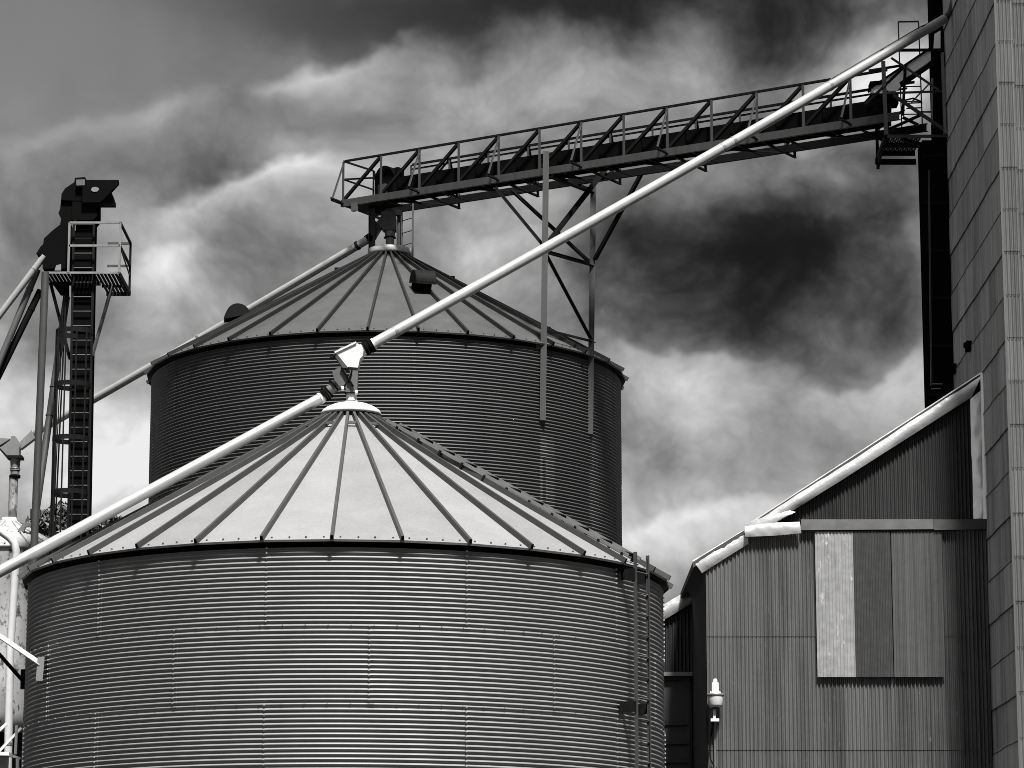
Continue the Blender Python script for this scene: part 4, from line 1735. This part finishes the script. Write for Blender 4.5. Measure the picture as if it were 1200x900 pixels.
def blob(px, py, sx_, sy_, rot, wt, hard=1.0):
    c_ = unit(P(px, py, 1.0) - V(0, 0, CAMZ))
    r0 = unit(np.cross(c_, V(0, 0, 1)))
    u0 = np.cross(r0, c_)
    a = R_(rot)
    r1 = (math.cos(a) * r0 + math.sin(a) * u0) / (sx_ / F)
    u1 = (-math.sin(a) * r0 + math.cos(a) * u0) / (sy_ / F)
    x, y = VM('DOT_PRODUCT', DW, r1), VM('DOT_PRODUCT', DW, u1)
    # offsets so that the blob centre is at zero
    x = M('SUBTRACT', x, float(np.dot(c_, r1)))
    y = M('SUBTRACT', y, float(np.dot(c_, u1)))
    d2 = M('ADD', M('MULTIPLY', x, x), M('MULTIPLY', y, y))
    gz = M('EXPONENT', M('MULTIPLY', d2, -.7))
    fr = M('GREATER_THAN', VM('DOT_PRODUCT', D, c_), .2)
    return M('MULTIPLY', M('MULTIPLY', gz, fr), wt)


def edge(ax, ay, bx, by, soft, reach, wt, ext=1.2):
    """sunlit cloud rim: bright on the left of the line a->b (photo), crisp at the line, fading away over reach"""
    ca, cb_ = unit(P(ax, ay, 1.0) - V(0, 0, CAMZ)), unit(P(bx, by, 1.0) - V(0, 0, CAMZ))
    mid = unit(ca + cb_)
    t = unit(cb_ - ca)
    nrm = unit(np.cross(t, mid))
    half = np.linalg.norm(cb_ - ca) / 2 * ext
    s_ = M('SUBTRACT', VM('DOT_PRODUCT', DW, t), float(np.dot(mid, t)))
    h_ = M('SUBTRACT', VM('DOT_PRODUCT', DW, nrm), float(np.dot(mid, nrm)))
    mr_ = N('ShaderNodeMapRange')
    mr_.interpolation_type = 'SMOOTHSTEP'
    mr_.inputs[1].default_value = -soft / F
    mr_.inputs[2].default_value = soft / F
    L(h_, mr_.inputs[0])
    up_ = mr_.outputs[0]
    dec = M('EXPONENT', M('MULTIPLY', M('MAXIMUM', h_, 0.0), -F / reach))
    sx2 = M('MULTIPLY', s_, 1 / half)
    al = M('EXPONENT', M('MULTIPLY', M('POWER', M('MULTIPLY', sx2, sx2), 2.0), -1.0))
    fr = M('GREATER_THAN', VM('DOT_PRODUCT', D, mid), .2)
    return M('MULTIPLY', M('MULTIPLY', M('MULTIPLY', up_, dec), M('MULTIPLY', al, fr)), wt)


BLOBS = [
    (600, 580, 800, 130, 0, .06), (850, -4, 270, 46, 0, -.30), (520, -12, 230, 34, 0, -.26), (330, 0, 80, 30, 0, -.14),
    (520, 100, 100, 40, 10, .06), (640, 110, 130, 50, 0, .02),
    (200, 140, 70, 24, 20, .10), (40, 182, 60, 16, 10, .08),
    (285, 268, 72, 40, 15, -.20), (395, 112, 60, 26, 10, -.18), (170, 330, 60, 28, 0, .14), (320, 240, 40, 20, 25, .05),
    (560, 292, 80, 46, 0, .18), (650, 235, 60, 30, 0, .06),
    (870, 285, 165, 66, -8, -.34), (965, 350, 120, 46, -25, -.24), (1010, 255, 60, 44, 0, -.16), (800, 380, 70, 34, 0, -.14), (745, 262, 40, 26, 0, -.10), (905, 405, 80, 30, -15, -.14),
    (1050, 440, 62, 40, 0, .18), (755, 440, 46, 36, 0, .16), (1000, 520, 110, 24, -18, -.10), (800, 545, 60, 26, 0, -.06), (840, 615, 110, 36, 10, .16), (860, 470, 90, 26, -15, .08),
    (1045, 60, 60, 50, 0, .36), (1065, 120, 36, 36, 0, .34), (950, 60, 70, 26, 0, -.06),
    (130, 540, 70, 70, 0, .24), (20, 440, 60, 50, 0, .14), (140, 405, 50, 30, 0, -.06),
]
EDGES = [(480, 12, 340, 92, 11, 50, .38), (395, 172, 215, 258, 10, 50, .48), (255, 108, 20, 190, 16, 30, .13), (560, 60, 470, 80, 9, 50, .12),
         (1085, 395, 960, 460, 10, 46, .16), (880, 425, 730, 410, 10, 46, .16), (240, 300, 140, 335, 9, 40, .16), (930, 570, 740, 625, 9, 40, .18), (640, 262, 520, 285, 10, 50, .12)]
Lp = M('ADD', M('MULTIPLY', M('SUBTRACT', n_big, .5), .42), M('MULTIPLY', M('SUBTRACT', n_mid, .5), .55))
Lp = M('ADD', Lp, M('MULTIPLY', M('SUBTRACT', pf_, .62), .66))
# the open blue gap at upper left is smooth
gap = blob(80, 40, 270, 140, 8, 1.0)
Lp = M('MULTIPLY', Lp, M('SUBTRACT', 1.0, M('MULTIPLY', gap, .93)))
Lp = M('ADD', Lp, .50)
Lp = M('SUBTRACT', Lp, M('MULTIPLY', gap, .17))
for q in BLOBS:
    Lp = M('ADD', Lp, blob(*q))
for q in EDGES:
    # DW-based rims reversed where the line runs right to left
    Lp = M('ADD', Lp, edge(*q))
Lp = M('MINIMUM', M('SMOOTH_MAX', Lp, .13, .22), .93)
cloud = M('POWER', Lp, 2.25)
# outside the view the sky's brightness is invented, shaped for fill and contrast
view = unit(P(600, 450, 1) - V(0, 0, CAMZ))
mr = N('ShaderNodeMapRange')
mr.interpolation_type = 'SMOOTHSTEP'
mr.inputs[1].default_value = .955
mr.inputs[2].default_value = .55
mr.inputs[3].default_value = 0.0
mr.inputs[4].default_value = 1.0
sxyz = N('ShaderNodeSeparateXYZ')
L(D, sxyz.inputs[0])
ev = N('ShaderNodeMapRange')       # unseen sky dimmed low down, brightened overhead, to shape the light
ev.interpolation_type = 'SMOOTHSTEP'
ev.inputs[1].default_value = .25
ev.inputs[2].default_value = .80
ev.inputs[3].default_value = .3
ev.inputs[4].default_value = 1.6
L(sxyz.outputs[2], ev.inputs[0])
L(VM('DOT_PRODUCT', D, view), mr.inputs[0])
awayf = M('ADD', 1.0, M('MULTIPLY', mr.outputs[0], M('SUBTRACT', ev.outputs[0], 1.0)))
cloud = M('MULTIPLY', cloud, awayf)
# added bright lobe high in the unseen sky, filling in light from above
fill_lobe = M('EXPONENT', M('MULTIPLY', M('SUBTRACT', 1.0, VM('DOT_PRODUCT', D, unit(V(-.25, -.25, .93)))), -9.0))
cloud = M('ADD', cloud, M('MULTIPLY', fill_lobe, 1.2))
sky = N('ShaderNodeTexSky')
sky.sky_type = 'NISHITA'
sky.sun_disc = False
sky.sun_elevation = el
sky.sun_rotation = az
sky.air_density = 1.0
sky.dust_density = .6
bw = N('ShaderNodeRGBToBW')
L(sky.outputs[0], bw.inputs[0])
BGS = .10
cl10 = M('MULTIPLY', cloud, .354 / BGS)
mx = N('ShaderNodeMix')
mx.data_type = 'FLOAT'
cover = M('SUBTRACT', 1.0, M('MULTIPLY', gap, .2), clamp=True)
L(cover, mx.inputs[0])
L(bw.outputs[0], mx.inputs[2])
L(cl10, mx.inputs[3])
cb = N('ShaderNodeCombineColor')
for i in range(3):
    L(mx.outputs[0], cb.inputs[i])
bg = N('ShaderNodeBackground')
bg.inputs['Strength'].default_value = BGS
L(cb.outputs[0], bg.inputs[0])
ow = N('ShaderNodeOutputWorld')
L(bg.outputs[0], ow.inputs[0])
w.cycles.sampling_method = 'MANUAL'
w.cycles.sample_map_resolution = 1024

# ------------------------------------------------------------------ camera and view
cam = bpy.data.cameras.new('camera')
cam.sensor_width = 36
cam.lens = 36 * F / 1200
cam.clip_end = 6000
co = bpy.data.objects.new('camera', cam)
COL.objects.link(co)
co.location = (0, 0, CAMZ)
co.rotation_euler = (math.pi / 2 + PITCH, 0, 0)
SC.camera = co
vs_ = SC.view_settings
vs_.view_transform = 'Standard'
vs_.look = 'None'
vs_.exposure = 1.5
vs_.gamma = 1
vs_.use_curve_mapping = False
SC.cycles.filter_width = .9
SC.cycles.max_bounces = 5
SC.cycles.use_denoising = True
